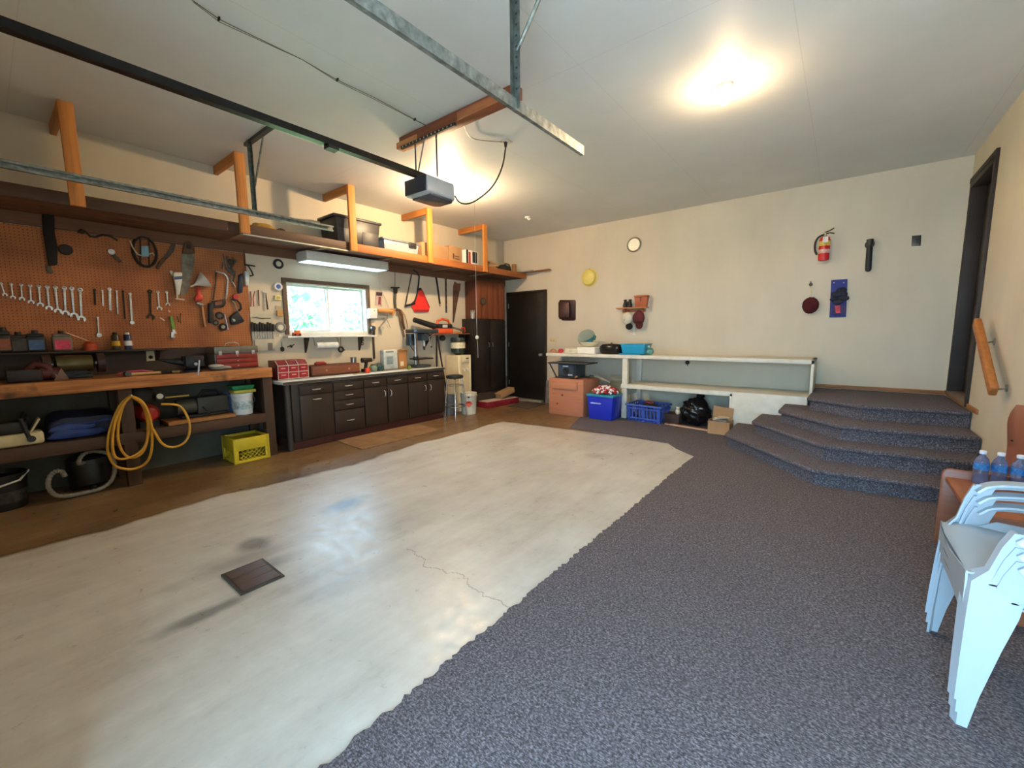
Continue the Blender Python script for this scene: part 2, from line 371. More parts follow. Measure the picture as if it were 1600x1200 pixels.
# carpet with a ragged cut edge, and the carpeted steps
edge = []
y = BACK + .01
while y < 4.24:
    edge.append((4.352 - random.uniform(0, .022), y)); y += random.uniform(.010, .03)
poly = edge + [FL(1065, 728), FL(1085, 714), FL(1056, 701), FL(1044, 693), FL(1000, 686), FL(890, 668.7), FL(906, 652.5), (2.45, FAR - .02), (RX - .01, FAR - .02), (RX - .01, BACK + .01)]
tag(obj('carpet', B().prism(poly, .001, .009, 'xy'), CARPET), 'grey brown ribbed carpet with a ragged edge over the concrete', 'carpet')
st = thing('carpeted_steps', 'four carpeted steps with an angled corner up to the house door', 'steps', (5.5, 6.0, .009))
NS = [[(4.51, 6.10), (4.51, 5.36), (5.40, 4.385), (RX - .01, 4.50)], [(4.78, 6.10), (4.755, 5.545), (5.455, 4.723), (RX - .01, 4.80)],
      [(5.02, 6.10), (5.01, 5.58), (5.569, 4.996), (RX - .01, 5.085)], [(5.29, 6.74), (5.263, 5.724), (5.722, 5.379), (RX - .01, 5.505)]]
for i, p in enumerate(NS):
    yb = 6.10 if i < 3 else 6.75
    P = [(x - 5.5, y - 6.0) for x, y in p] + [(RX - .012 - 5.5, yb - 6.0)]
    z1 = SZ * (i + 1) - .009
    o = obj('step', B().prism(P, z1 - .045, z1, 'xy'), CARPET, st, .018, 3)
    Q = [(x + (.03 if j in (0, 1) else .015 if j == 2 else 0), y + (.03 if j in (1, 2, 3) else 0)) for j, (x, y) in enumerate(P)]
    obj('riser', B().prism(Q, z1 - SZ, z1 - .03, 'xy'), CARPET, o)
# overhead light bulbs
def bulb(x, y, label, power):
    t = thing('light_bulb', label, 'lamp', (x, y, CE), 0)
    obj('lamp_holder', B().lathe([(.055, 0), (.055, -.012), (.04, -.03), (.025, -.045)], n=24), M('#e8e2d2', .35, 0, 0), t)
    obj('bulb', B().lathe([(.014, -.045), (.018, -.06), (.034, -.09), (.036, -.11), (.026, -.132), (.004, -.142)], n=20), M('#ffd9a0', .4, 0, 0, emit=60), t)
    for kind, e in zip(('POINT', 'SPOT'), power):                 # the holder shades part of the light that goes up
        if not e: continue
        l = bpy.data.lights.new('bulb_light', kind); l.energy = e; l.color = (1, .70, .40); l.shadow_soft_size = .04
        if kind == 'SPOT': l.spot_size = math.radians(176); l.spot_blend = .25
        o = bpy.data.objects.new('bulb_light', l); COL.objects.link(o); o.location = (0, 0, -.165); o.parent = t
bulb(*hit(1133, 133, 2, CE).xy, 'bare glowing bulb in a white ceiling holder above the steps side', BULB_W[0])
bulb(1.47, 3.88, 'glowing bulb on the ceiling just behind the door opener', BULB_W[1])
# ================================================================ helpers for things on walls, traced from pixels and given real depth
class Wall:
    def __init__(s, side): s.side = side
    def at(s, px, py, d=0.0): return LW(px, py, d) if s.side == 'L' else FW(px, py, d) if s.side == 'F' else RW(px, py, d)
class WT:
    """a thing hanging on a wall; g(px, py) gives its local (u, v)"""
    def __init__(s, side, name, label, cat, px, py, d=.02, group=None):
        s.w = Wall(side); s.d = d; u, v = s.w.at(px, py, d); s.u, s.v = u, v; s.side = side
        loc = {'L': (0, u, v), 'F': (u, FAR, v), 'R': (RX, u, v)}[side]
        s.t = thing(name, label, cat, loc, {'L': LEFT, 'F': 0, 'R': RIGHT}[side], group)
    def g(s, p):
        u, v = s.w.at(p[0], p[1], s.d); k = -1 if s.side == 'R' else 1
        return ((u - s.u) * k, v - s.v)
    def plate(s, name, pts, m, d0=.008, th=.006, bev=0.0, parent=None):
        return obj(name, B().prism([s.g(p) for p in pts], -d0, -d0 - th), m, parent or s.t, bev)
    def rod(s, name, pts, r, m, d=None, n=8, parent=None):
        d = s.d if d is None else d
        return obj(name, B().tube([(u, -d, v) for u, v in (s.g(p) for p in pts)], r, n), m, parent or s.t)
    def bar(s, name, pts, w, m, d0=.008, th=.008, bev=.0, parent=None):
        q = [Vector(s.g(p)) for p in pts]; L, R_ = [], []
        ws = w if isinstance(w, (list, tuple)) else [w] * len(q)
        for i, p in enumerate(q):
            a = q[max(i - 1, 0)]; c = q[min(i + 1, len(q) - 1)]; t = (c - a).normalized(); nn = Vector((-t.y, t.x)) * (ws[i] / 2)
            L.append(p + nn); R_.append(p - nn)
        return obj(name, B().prism([tuple(v) for v in L + R_[::-1]], -d0, -d0 - th), m, parent or s.t, bev)
    def disc(s, name, c, r, m, d0=.008, th=.02, hole=0, parent=None, n=24):
        u, v = s.g(c); b = B()
        if hole: b.lathe([(hole, 0), (r, 0), (r, th), (hole, th), (hole, 0)], (u, -d0, v), (0, -1, 0), n)
        else: b.lathe([(r, 0), (r, th * .85), (r * .92, th)], (u, -d0, v), (0, -1, 0), n)
        return obj(name, b, m, parent or s.t)
    def ball(s, name, c, r, m, d=None, parent=None):
        u, v = s.g(c); return obj(name, B().ball((u, -(d or s.d), v), r, 12), m, parent or s.t)
def wrench(side, label, top, bot, w, m, group=None, d=.014):
    T = WT(side, 'wrench', label, 'wrench', top[0], top[1], d, group)
    a, b = Vector(T.g(top)), Vector(T.g(bot)); ax = (b - a).normalized(); nx = Vector((-ax.y, ax.x)); L = (b - a).length; J = w * 1.35
    T.bar('shank', [top, (top[0] + (bot[0] - top[0]) * .86, top[1] + (bot[1] - top[1]) * .86)], [w * .8, w * .62], m, .010, .007, .0015)
    c = b - ax * J * .6; pts = []
    for i in range(11):
        th = math.radians(-140 + 28 * i + 180); pts.append(c + (ax * -math.cos(th - PI) + nx * math.sin(th - PI)) * 0)
    out = [c + ax * (math.cos(q) * J) + nx * (math.sin(q) * J) for q in [math.radians(d_) for d_ in range(38, 323, 19)]]
    inn = [c + ax * (math.cos(q) * J * .45) + nx * (math.sin(q) * J * .45) for q in [math.radians(d_) for d_ in range(300, 59, -24)]]
    obj('open_jaw', B().prism([tuple(v) for v in out + inn], -.009, -.018), m, T.t)
    obj('ring_end', B().torus((0, -.0135, 0), w * .62, w * .27, (0, 1, 0), 16, 6), m, T.t)
    return T
# ================================================================ overhead storage shelf along the left wall
sh = thing('overhead_shelf', 'long overhead storage shelf hung from the ceiling along the tool wall', 'shelf', (0, 3.1, 2.41))
y0, y1 = BACK + .005 - 3.1, FAR - .005 - 3.1
for i in range(3): obj('plank', B().box(.005 + .183 * i, .180 + .183 * i, y0, y1, .01, .03), WOOD('#6b4630', 'y'), sh)
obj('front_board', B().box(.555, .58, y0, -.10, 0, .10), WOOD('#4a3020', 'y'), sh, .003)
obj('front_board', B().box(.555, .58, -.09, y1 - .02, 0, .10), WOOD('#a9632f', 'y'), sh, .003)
obj('ledger', B().box(.0, .03, y0, y1, -.10, .005), WOOD('#6b4630', 'y'), sh)
obj('edge_strip', B().box(.572, .584, -1.3, -.12, -.012, 0), M('#c6c3b8', .4, .3), sh)
for yy in (-1.32, -.42, .55, 1.7, 2.6): obj('cross_rail', B().box(.03, .555, yy, yy + .05, -.008, .01), WOOD('#8a6a4c', 'x'), sh)
for k_, yy in enumerate((.60, 1.81, 3.04, 4.30, 5.53)):
    obj('post', B().box(.582, .622, yy - .045 - 3.1, yy + .045 - 3.1, 0, CE - 2.41 - .002), WOOD('#cf863f', 'z'), sh, .003)
    obj('ceiling_cleat', B().box(.005, .58, yy - .045 - 3.1, yy - .005 - 3.1, CE - 2.41 - .09, CE - 2.41 - .002), WOOD('#b5712f', 'x'), sh, .003)
SZT = 2.441
def boxat(name, label, cat, pa, pb, d, depth, zt, m, lid=None):     # a thing on the shelf: pixel columns pa..pb at distance d from the wall
    ya, _ = LW(pa[0], pa[1], d); yb, z = LW(pb[0], pb[1], d)
    return ya, yb
# black tote with lid
ya, yb = LW(524, 380, .50)[0], LW(598, 380, .50)[0]; zt = LW(545, 337, .50)[1] - SZT
t = thing('storage_tote', 'black lidded plastic tote on the overhead shelf', 'tote', (.29, (ya + yb) / 2, SZT)); hw = (yb - ya) / 2
BK = M('#26262a', .4)
obj('body', B().taper(-.20, .20, -hw * .93, hw * .93, 0, zt - .03, .88), BK, t, .012)
obj('lid', B().box(-.21, .21, -hw, hw, zt - .035, zt), BK, t, .010)
for q in (-.5, .5): obj('recessed_panel', B().box(.185, .192, hw * (q - .36), hw * (q + .36), .05, zt - .07), M('#303036', .45), t, .006)
# clear box with grey lid
ya, yb = LW(598, 390, .50)[0], LW(657, 400, .50)[0]; zt = LW(625, 375, .50)[1] - SZT
t = thing('storage_box', 'translucent storage box with grey lid on the overhead shelf', 'box', (.30, (ya + yb) / 2, SZT)); hw = (yb - ya) / 2
obj('body', B().taper(-.2, .2, -hw * .93, hw * .93, 0, zt - .03, .9), M('#b9bdc2', .25, 0, .05, trans=.25), t, .01)
obj('lid', B().box(-.21, .21, -hw, hw, zt - .03, zt), M('#6d737a', .45), t, .008)
obj('latch', B().box(.205, .22, hw * .35, hw * .75, zt - .08, zt - .01), M('#2a2b2d', .4), t, .004)
obj('paper_label', B().box(.188, .196, hw * .3, hw * .55, .02, .10), M('#d9c9a2', .7), t)
CARD = M('#a9825a', .8, 0, .08, 5)
def carton(name, label, pxa, pxb, d, ztop, mat=None, parts=()):
    ya, yb = LW(pxa, 410, d)[0], LW(pxb, 410, d)[0]; hw = (yb - ya) / 2
    t = thing(name, label, 'box', (d - .16, (ya + yb) / 2, SZT))
    obj('box_body', B().box(-.16, .155, -hw, hw, 0, ztop), mat or CARD, t, .003)
    obj('packing_tape', B().box(-.16, .157, -.02, .02, ztop - .001, ztop + .001), M('#c9a877', .3), t)
    for (nm, u0, u1, v0, v1, c) in parts: obj(nm, B().box(.155, .158, hw * u0, hw * u1, ztop * v0, ztop * v1), M(c, .6, 0, 0), t)
    return t
carton('cardboard_box', 'plain cardboard carton beside the clear storage box on the overhead shelf', 660, 701, .50, LW(690, 384, .5)[1] - SZT, parts=(('paper_label', .1, .6, .08, .3, '#e6dcc4'),))
carton('cardboard_box', 'printed brown carton in the middle of the overhead shelf row', 702, 722, .46, LW(715, 386, .46)[1] - SZT, parts=(('print', -.4, -.2, .4, .65, '#5a3c22'), ('print', -.1, .6, .5, .56, '#6b4a2c'), ('print', -.1, .6, .38, .44, '#6b4a2c')))
carton('retail_box', 'white, red and black product box by the last shelf post', 729, 748, .52, LW(740, 392, .52)[1] - SZT, M('#e3e0da', .5, 0, .03), (('print', -1, -.7, .0, 1, '#1d1a1a'), ('print', -.62, -.3, .1, .9, '#b03028'), ('print', .0, .75, .35, .95, '#2a2a2e')))
# loose timber and kindling at the far end of the shelf
t = thing('kindling_pile', 'heap of pale split kindling at the far end of the overhead shelf', 'wood pile', (.455, 5.86, SZT + .004))
for i in range(30):
    a = random.uniform(-.12, .12); c = Vector((random.uniform(-.05, .06), random.uniform(-.10, .10), .018 + .018 * (i // 3)))
    obj('stick', B().obox(c, (.022, random.uniform(.14, .22), .015), (random.uniform(-.05, .05), random.uniform(-.2, .2), a)), WOOD('#c49a6c', 'y'), t)
t = thing('tool_bag', 'dark folded bag lying behind the kindling on the shelf', 'bag', (.39, 6.27, SZT))
b = B().ball((0, 0, .10), (.15, .17, .10), 18); obj('bag_body', b, M('#2b2722', .85, 0, .2, 8, .4, 20), t)
obj('strap', B().tube([(.08, -.12, .15), (.10, -.05, .20), (.10, .05, .20), (.08, .12, .15)], .012), M('#3a342c', .8), t)
tag(obj('log', B().cyl((0, 0, 0), (0, 0, .22), .05, .045, 12), WOOD('#8a6238', 'z'), loc=(.49, 6.48, SZT)), 'short upright log at the far end of the shelf', 'log')
tag(obj('board', B().box(-.08, .72, -.09, .0, 0, .018), WOOD('#8a5a33', 'x'), loc=(.45, 6.74, SZT + .072), rot=(0, 0, .0)), 'longer brown board sticking out past the shelf end', 'board')
tag(obj('board', B().box(-.08, .42, -.10, .0, 0, .018), WOOD('#a5a097', 'x'), loc=(.45, 6.635, SZT + .072), rot=(0, 0, .0)), 'shorter grey board sticking out past the shelf end', 'board')
t = thing('rag_bundle', 'crumpled yellow brown rags lying on the shelf above the pegboard', 'rags', (.44, 2.06, SZT))
obj('cloth', B().ball((0, 0, .075), (.07, .13, .065), 16).jitter(.008), M('#b08a3e', .9, 0, .3, 20), t, ang=80); obj('cloth', B().ball((.03, .17, .06), (.05, .07, .05), 14).jitter(.006), M('#3a2f25', .9), t, ang=80)
tag(obj('plank', B().box(-.01, .01, -.5, .34, 0, .12), WOOD('#b7a17c', 'y'), loc=(.30, 1.42, SZT)), 'pale plank standing on edge on the shelf above the pegboard', 'plank')
# ================================================================ fluorescent fixture and window sill
y0, y1 = 2.58, 3.76
t = thing('fluorescent_light', 'long pale box light fixture above the window', 'lamp', (0, (y0 + y1) / 2, 2.275)); h = (y1 - y0) / 2
b = B(); b.prism([(.035, .0), (.31, .0), (.31, .115), (.10, .12), (.035, .10)], -h, h, 'xz'); obj('housing', b, M('#cfcfc6', .5, 0, .05), t, .004)
obj('diffuser', B().box(.05, .295, -h + .02, h - .02, -.006, .001), M('#d5f4ff', .4, 0, 0, emit=1.0), t)
obj('power_cord', B().tube([(.06, h - .03, 0), (.04, h + .02, -.15), (.02, h + .12, -.35), (.02, h + .2, -.55), (.02, h + .27, -.62)], .005, 6), M('#d8d3c0', .5), t)
t = thing('sill_shelf', 'narrow white shelf under the window on dark brackets', 'shelf', (0, 2.98, 1.325))
obj('board', B().box(.0, .15, -.62, .64, 0, .02), M('#e4e6e4', .4), t, .003)
for yy in (-.36, .42): obj('bracket', B().prism([(.0, 0), (.11, 0), (.0, -.2)], yy, yy + .025, 'xz'), M('#3a2a22', .6), t)
# ================================================================ workbench
YE = 1.985
wb = thing('workbench', 'heavy wooden workbench with thick top and open lower shelf', 'workbench', (0, .8, 0)); oy = .8
TOPZ = 1.0
for i in range(3): obj('top_plank', B().box(.01 + .172 * i, .178 + .172 * i, BACK + .01 - oy, YE - oy, TOPZ - .04, TOPZ), WOOD('#7d5231', 'y'), wb, .003)
def bench_wood():
    t_ = NT('worn_bench_edge'); co = t_.coord(); f = t_.noise(t_.map(co, (22, 1.5, 22)), 1.6, 6, .6); g = t_.noise(co, 5, 5)
    c = t_.ramp(f, [(.3, lin('#7a4a24')), (.5, lin('#a96c38')), (.7, lin('#c1874d'))])
    t_.color(t_.mix(t_.math('MULTIPLY', t_.math('SUBTRACT', g, .56), 6, clamp=True), c, lin('#4a2f1c'))); t_.b.inputs['Roughness'].default_value = .65; t_.bump(f, .2, .004); return t_.m
obj('front_beam', B().box(.526, .555, BACK + .01 - oy, YE - oy, TOPZ - .105, TOPZ + .001), bench_wood(), wb, .005)
DB = WOOD('#47301f', 'z'); DBY = WOOD('#3e2a1c', 'y')
for yy in (-.42, .755, 1.94):
    obj('leg', B().box(.43, .525, yy - .05 - oy, yy + .045 - oy, 0, TOPZ - .04), DB, wb, .004)
    obj('leg', B().box(.0, .06, yy - .05 - oy, yy + .045 - oy, 0, TOPZ - .04), DB, wb, .004)
obj('end_panel', B().box(.06, .43, 1.93 - oy, 1.96 - oy, .40, TOPZ - .04), DB, wb)
LSZ = LW(330, 657, .50)[1]
for i in range(3): obj('shelf_plank', B().box(.01 + .165 * i, .171 + .165 * i, BACK + .01 - oy, 1.89 - oy, LSZ - .02, LSZ), DBY, wb)
obj('shelf_beam', B().box(.505, .53, BACK + .01 - oy, 1.89 - oy, LSZ - .10, LSZ), WOOD('#4a3122', 'y'), wb, .003)
# pegboard, backsplash and bottle ledge
def peg_mat():
    t_ = NT('pegboard'); co = t_.coord(); sp = t_.add('ShaderNodeSeparateXYZ'); t_.link(co, sp.inputs[0])
    f = t_.noise(co, 2.5, 5); c = t_.ramp(f, [(.3, lin('#8a4f28')), (.7, lin('#b06c38'))])
    def fr(v): return t_.math('SUBTRACT', t_.math('FRACT', t_.math('DIVIDE', v, .0254)), .5)
    a, b_ = fr(sp.outputs[1]), fr(sp.outputs[2])
    r = t_.math('SQRT', t_.math('ADD', t_.math('MULTIPLY', a, a), t_.math('MULTIPLY', b_, b_)))
    hole = t_.math('LESS_THAN', r, .14)
    t_.color(t_.mix(hole, c, lin('#22130a'))); t_.b.inputs['Roughness'].default_value = .6
    t_.bump(t_.math('MULTIPLY', hole, -1), .5, .004); return t_.m
tag(obj('pegboard', B().box(.002, .009, BACK + .01, 2.01, 1.237, 2.305), peg_mat()), 'brown perforated hardboard panel behind the hanging tools', 'pegboard')
tag(obj('backsplash', B().box(.002, .02, BACK + .01, 1.74, TOPZ + .002, 1.2345), WOOD('#33241c', 'y')), 'dark brown board on the wall behind the workbench top', 'board')
t = thing('ledge', 'narrow dark ledge below the pegboard holding bottles', 'shelf', (.02, .55, 1.235))
obj('board', B().box(.001, .11, BACK + .01 - .55, .64, -.018, .0), WOOD('#2a1d17', 'y'), t, .002)
for yy in (-.6, .1, .55): obj('bracket', B().prism([(0, -.018), (.09, -.018), (0, -.12)], yy, yy + .02, 'xz'), WOOD('#2a1d17', 'z'), t)
# ================================================================ base cabinets with white counter
CX = .55; CY0, CY1 = 2.14, 4.53
CAB = WOOD('#2c211b', 'z', .45, .3); CABF = WOOD('#30241d', 'z', .4, .3)
cols = [LW(468, 640, CX)[0], LW(521, 640, CX)[0], LW(569, 640, CX)[0], LW(638, 640, CX)[0], LW(695, 640, CX)[0]]
def pull(par, y, z, vert=False):
    b = B()
    if vert: b.tube([(CX + .02, y, z - .045), (CX + .045, y, z - .03), (CX + .05, y, z), (CX + .045, y, z + .03), (CX + .02, y, z + .045)], .0055, 8)
    else: b.tube([(CX + .02, y - .05, z), (CX + .042, y - .035, z), (CX + .047, y, z + .003), (CX + .042, y + .035, z), (CX + .02, y + .05, z)], .0055, 8)
    o = obj('handle', b, M('#d9d9d4', .3, .55, 0), par); o['label'] = 'curved chrome handle'; return o
Zs = lambda py, px=545: LW(px, py, CX)[1]
specs = ['dark cabinet unit with one drawer over a tall door at the workbench end', 'dark four drawer cabinet unit second from the workbench',
         'dark cabinet unit with two doors next to the four drawer unit', 'dark cabinet unit with two doors nearest the bar stool']
TZ, DZ_ = .755, .655
for i in range(4):
    a, c = cols[i] - (.08 if i == 0 else 0), cols[i + 1]
    t = thing('base_cabinet', specs[i], 'cabinet', (0, 0, 0), 0, 'dark base cabinets under the window')
    b = B(); b.box(.01, CX, a + .001, c - .001, .10, .79); obj('carcass', b, CAB, t, .003)
    obj('toe_kick', B().box(.02, CX - .04, a + .001, c - .001, .0, .10), WOOD('#4f2018', 'y'), t)
    a = cols[i]
    def front(nm, u0, u1, v0, v1, vert, hp=None):
        o = obj(nm, B().box(CX, CX + .02, u0 + .006, u1 - .006, v0, v1), CABF, t, .005)
        pull(o, *(hp or ((u0 + u1) / 2, (v0 + v1) / 2)), vert); return o
    mid = (a + c) / 2
    if i == 0: front('drawer', a, c, DZ_, TZ, False); front('door', a, c, .12, DZ_ - .015, False, ((a + c) / 2, DZ_ - .07))
    elif i == 1:
        for v0, v1 in ((.655, .755), (.535, .64), (.405, .52), (.12, .39)): front('drawer', a, c, v0, v1, False)
    else:
        front('drawer', a, mid, DZ_, TZ, False); front('drawer', mid, c, DZ_, TZ, False)
        front('door', a, mid, .12, DZ_ - .015, True, (mid - .05, DZ_ - .12)); front('door', mid, c, .12, DZ_ - .015, True, (mid + .05, DZ_ - .12))
    if i == 0: obj('corner_post', B().cyl((CX - .035, CY0 - .0, 0), (CX - .035, CY0 - .0, .79), .035), M('#3a332d', .5), t)
t = thing('worktop', 'white laminate worktop with metal edge on the dark cabinets', 'worktop', (0, 0, .79))
obj('slab', B().box(.0, .58, CY0 - .06, CY1 + .005, 0, .035), M('#dfe6e4', .22, 0, .05), t, .003)
obj('edge_trim', B().box(.58, .588, CY0 - .06, CY1 + .005, .003, .034), M('#5e5a52', .4, .6), t)
obj('rear_strip', B().box(.0, .30, CY0 - .06, CY1 - .3, .035, .038), M('#6c6a60', .5), t)  # darker grey strip over the rear half of the slab
# mats on the floor
def mat_poly(p): return p
p = [FL(*q) for q in ((526, 690), (566, 703), (689, 672), (655, 662))]
jag = []
for i in range(40):
    k = i / 39; jag.append((p[1][0] + (p[2][0] - p[1][0]) * k + (.012 if i % 2 else 0), p[1][1] + (p[2][1] - p[1][1]) * k))
tag(obj('floor_mat', B().prism([p[0]] + jag + [(p[0][0], p[2][1])], .001, .012, 'xy'), M('#87694c', .85, 0, .15, 6, .3)), 'brown foam mat with notched edge in front of the cabinets', 'mat')
p = [FL(*q) for q in ((780, 631), (821, 638), (849, 631), (815, 624))]
tag(obj('door_mat', B().prism([(.72, 5.95), (1.2, 5.95), (1.16, 6.55), (.72, 6.55)], .001, .014, 'xy'), M('#4d4338', .95, 0, .2, 20, .5, 120), bev=.003), 'grey brown mat in front of the black door', 'mat')
pd = [FL(*q) for q in ((352, 903), (384, 927), (437, 899), (405, 877))]
cx = sum(q[0] for q in pd) / 4; cy = sum(q[1] for q in pd) / 4
t = thing('drain_cover', 'small wooden plank cover over the floor drain', 'drain cover', (cx, cy, .001))
b = B(); b.box(-.15, .15, -.11, -.095, 0, .008); b.box(-.15, .15, .095, .11, 0, .008); b.box(-.15, -.135, -.095, .095, 0, .008); b.box(.135, .15, -.095, .095, 0, .008); obj('frame', b, M('#4a443a', .6, .5), t)
for i in range(3): obj('plank', B().box(-.133 + .089 * i, -.046 + .089 * i, -.094, .094, 0, .012), WOOD('#4f3a2c', 'y'), t, .002)
# tall black cabinet and the panelled box on it
YT0, YT1 = 5.52, 6.42
t = thing('tall_cabinet', 'tall black two door cabinet beside the black door', 'cabinet', (0, 0, 0)); KB = M('#1b1613', .45, 0, .25, 5)
obj('carcass', B().box(.01, .29, YT0, YT1, .25, 1.62), KB, t, .004)
obj('plinth', B().box(.03, .27, YT0 + .02, YT1 - .02, 0, .25), M('#4a3c30', .8), t)
mid = (YT0 + YT1) / 2
for a, c, s_ in ((YT0 + .01, mid - .003, 1), (mid + .003, YT1 - .01, -1)):
    o = obj('door', B().box(.29, .31, a, c, .27, 1.60), M('#1e1916', .42, 0, .25, 5), t, .004)
    yk = mid - .05 * s_; obj('handle', B().tube([(.31, yk, 1.10), (.33, yk, 1.11), (.33, yk - .01, 1.17), (.31, yk - .01, 1.18)], .006), STEEL(), o)
t = thing('panelled_locker', 'reddish plank panelled box standing on the tall black cabinet', 'cabinet', (0, 0, 1.621))
obj('carcass', B().box(.01, .28, YT0 + .1, YT1, 0, .68), WOOD('#5a2e1a', 'z'), t)
for i in range(5):
    q = (YT1 - YT0 - .1) / 5; obj('plank', B().box(.28, .298, YT0 + .1 + q * i + .002, YT0 + .1 + q * (i + 1) - .002, 0, .68), WOOD('#7a4023', 'z'), t, .003)
T = WT('L', 'round_dial', 'dark round dial hung on the panelled box', 'dial', 755, 471, .31)
u, v = T.g((753, 471)); obj('rim', B().torus((0, -.31, 0), .062, .010, (0, 1, 0)), M('#3a3128', .5, .4), T.t); obj('face', B().cyl((0, -.299, 0), (0, -.313, 0), .06), M('#53503f', .5), T.t)
# ================================================================ tools on the left wall
def Z(x0, y0, s): return lambda *p: [(x0 + p[i] / s, y0 + p[i + 1] / s) for i in range(0, len(p), 2)]
zA, zB, zC, zD = Z(0, 300, 4.615), Z(200, 330, 5.217), Z(380, 380, 5.4545), Z(570, 400, 7.5)
zE, zF, zG, zH = Z(300, 370, 8), Z(580, 440, 8.57), Z(630, 480, 6.667), Z(640, 500, 7.5)
zI, zJ, zK, zL, zM = Z(840, 500, 6.667), Z(860, 360, 6.665), Z(1230, 330, 6.317), Z(540, 0, 3.53), Z(960, 540, 4.706)
zN, zO, zP = Z(200, 500, 5), Z(0, 480, 5.4545), Z(0, 600, 6)
CHR = M('#c9cacb', .3, .85, .15, 30); IRON = M('#3a3530', .5, .6, .2, 25); RED = M('#b3322b', .4); OAK = WOOD('#b98a58', 'z')
RUB = M('#1b1b1d', .55); RUST = M('#6a4a36', .6, .5, .3, 18); BLUE = M('#2c4f9c', .4); ORG = M('#d9572b', .4)
wr = [(8, 660, 38, 750), (80, 665, 95, 770), (152, 670, 160, 782), (217, 675, 225, 805), (280, 682, 292, 825), (340, 685, 356, 850),
      (398, 688, 420, 872), (463, 693, 474, 888), (516, 695, 536, 905), (577, 705, 589, 930)]
ordn = ['smallest', 'second smallest', 'third smallest', 'fourth smallest', 'fifth smallest', 'fifth largest', 'fourth largest', 'third largest', 'second largest', 'largest']
for i, (x, y, X, Y) in enumerate(wr):
    (p,), (q,) = zA(x, y), zA(X, Y)
    wrench('L', '%s combination wrench in the graded row on the pegboard' % ordn[i], p, q, .011 + .0012 * i, CHR, 'graded row of wrenches on the pegboard')
wrench('L', 'short silver wrench beside the black wrench right of the spray cans', *zB(243, 660), *zB(257, 805), .017, CHR)
wrench('L', 'smallest silver wrench left of the hand saw, beside another wrench', *zB(315, 660), *zB(325, 772), .015, CHR)
wrench('L', 'long black wrench with wide jaw on the pegboard', *zB(180, 655), *zB(186, 880), .024, IRON)
def straight(name, label, cat, pts, w, m, hw=None, hm=None):
    T = WT('L', name, label, cat, *pts[0], .016)
    T.bar('blade' if hw else 'shaft', pts, w, m, .010, .009, .002)
    T.disc('hang_eye', pts[0], w * .8, m, .009, .008, w * .35)
    return T
straight('file', 'dark short file first in the row of slim tools', 'file', zA(683, 705, 688, 815), .012, IRON)
straight('chisel', 'thin silver chisel second in the row of slim tools', 'chisel', zA(737, 712, 744, 822), .011, CHR)
straight('chisel', 'wide silver chisel in the row of slim tools', 'chisel', zA(790, 700, 797, 855), .018, CHR)
straight('screwdriver', 'thin dull rod tool left of the longest slim tools', 'screwdriver', zA(840, 715, 850, 880), .010, CHR)
straight('file', 'long dark file beside the longest silver rod', 'file', zA(888, 715, 903, 915), .011, IRON)
T = straight('pry_bar', 'longest silver rod with knob end at the right of the slim tools', 'pry bar', zA(938, 735, 953, 940), .015, CHR)
T.disc('knob', zA(953, 942)[0], .018, CHR, .008, .014)
T = straight('socket_driver', 'silver socket driver hanging low above the red oil can', 'driver', zA(705, 905, 713, 1030), .010, CHR); T.disc('head', zA(714, 1032)[0], .020, CHR, .008, .016)
# long black belt sheath
T = WT('L', 'tool_sheath', 'long black leather sheath hanging high on the pegboard', 'sheath', *zA(345, 170)[0], .03)
T.plate('sheath', zA(300, 160, 390, 160, 395, 300, 415, 400, 412, 525, 350, 530, 330, 400, 312, 300), M('#131212', .7), .010, .035, .006)
T.bar('buckle', zA(345, 530, 370, 585), .035, M('#57534c', .5, .5), .010, .012, .003)
# small black clips and hand drill high on the board
T = WT('L', 'tape_reel', 'small dark reel beside the black sheath', 'reel', *zA(475, 415)[0], .03); T.disc('reel', zA(475, 415)[0], .045, M('#1d1815', .5), .009, .03); T.rod('handle', zA(430, 410, 475, 415), .010, IRON)
T = WT('L', 'hand_drill', 'dark hand brace with curved crank at the top of the pegboard', 'hand drill', *zA(600, 285)[0], .03)
T.rod('crank', zA(560, 290, 610, 280, 650, 318, 690, 325, 740, 308, 790, 315, 850, 350), .009, IRON); T.ball('knob', zA(590, 285)[0], .022, M('#2b1c14', .5))
T = WT('L', 'ratchet_wrench', 'short ratchet with bright studs below the hand brace', 'ratchet', *zA(805, 430)[0], .02)
T.bar('handle', zA(800, 430, 830, 465, 875, 505), [.03, .022, .022], M('#4a4640', .4, .7), .009, .018, .004); T.disc('head', zA(803, 432)[0], .026, CHR, .009, .022)
# coiled hose / wheel with blue tag
T = WT('L', 'cable_hoop', 'round black cable hoop with a pale blue tag', 'cable hoop', *zB(135, 330)[0], .03)
u0, v0 = T.g(zB(40, 330)[0]); u1, v1 = T.g(zB(235, 330)[0]); ut, vt = T.g(zB(135, 205)[0]); ub, vb = T.g(zB(135, 452)[0])
for i, dd in enumerate((.014, .026)): obj('loop', B().torus(((u0 + u1) / 2, -dd, (vt + vb) / 2), (u1 - u0) / 2 - .006 * i, .009, (0, 1, 0), 36, 8, (vt - vb) / 2 - .006 * i), RUB, T.t)
for a, c in ((100, 215), (170, 215)): T.rod('spoke', zB(a, c, a + 2, 445), .006, RUB)
T.plate('tag', zB(107, 285, 165, 285, 172, 370, 110, 370), M('#7fb0c9', .5, 0, .1), .034, .003)
T.rod('wire_end', zB(12, 240, 40, 300, 75, 350, 105, 362), .006, M('#c9c4b5', .4), .036); T.rod('wire_end', zB(172, 350, 200, 340, 212, 362), .006, M('#c9c4b5', .4), .036)
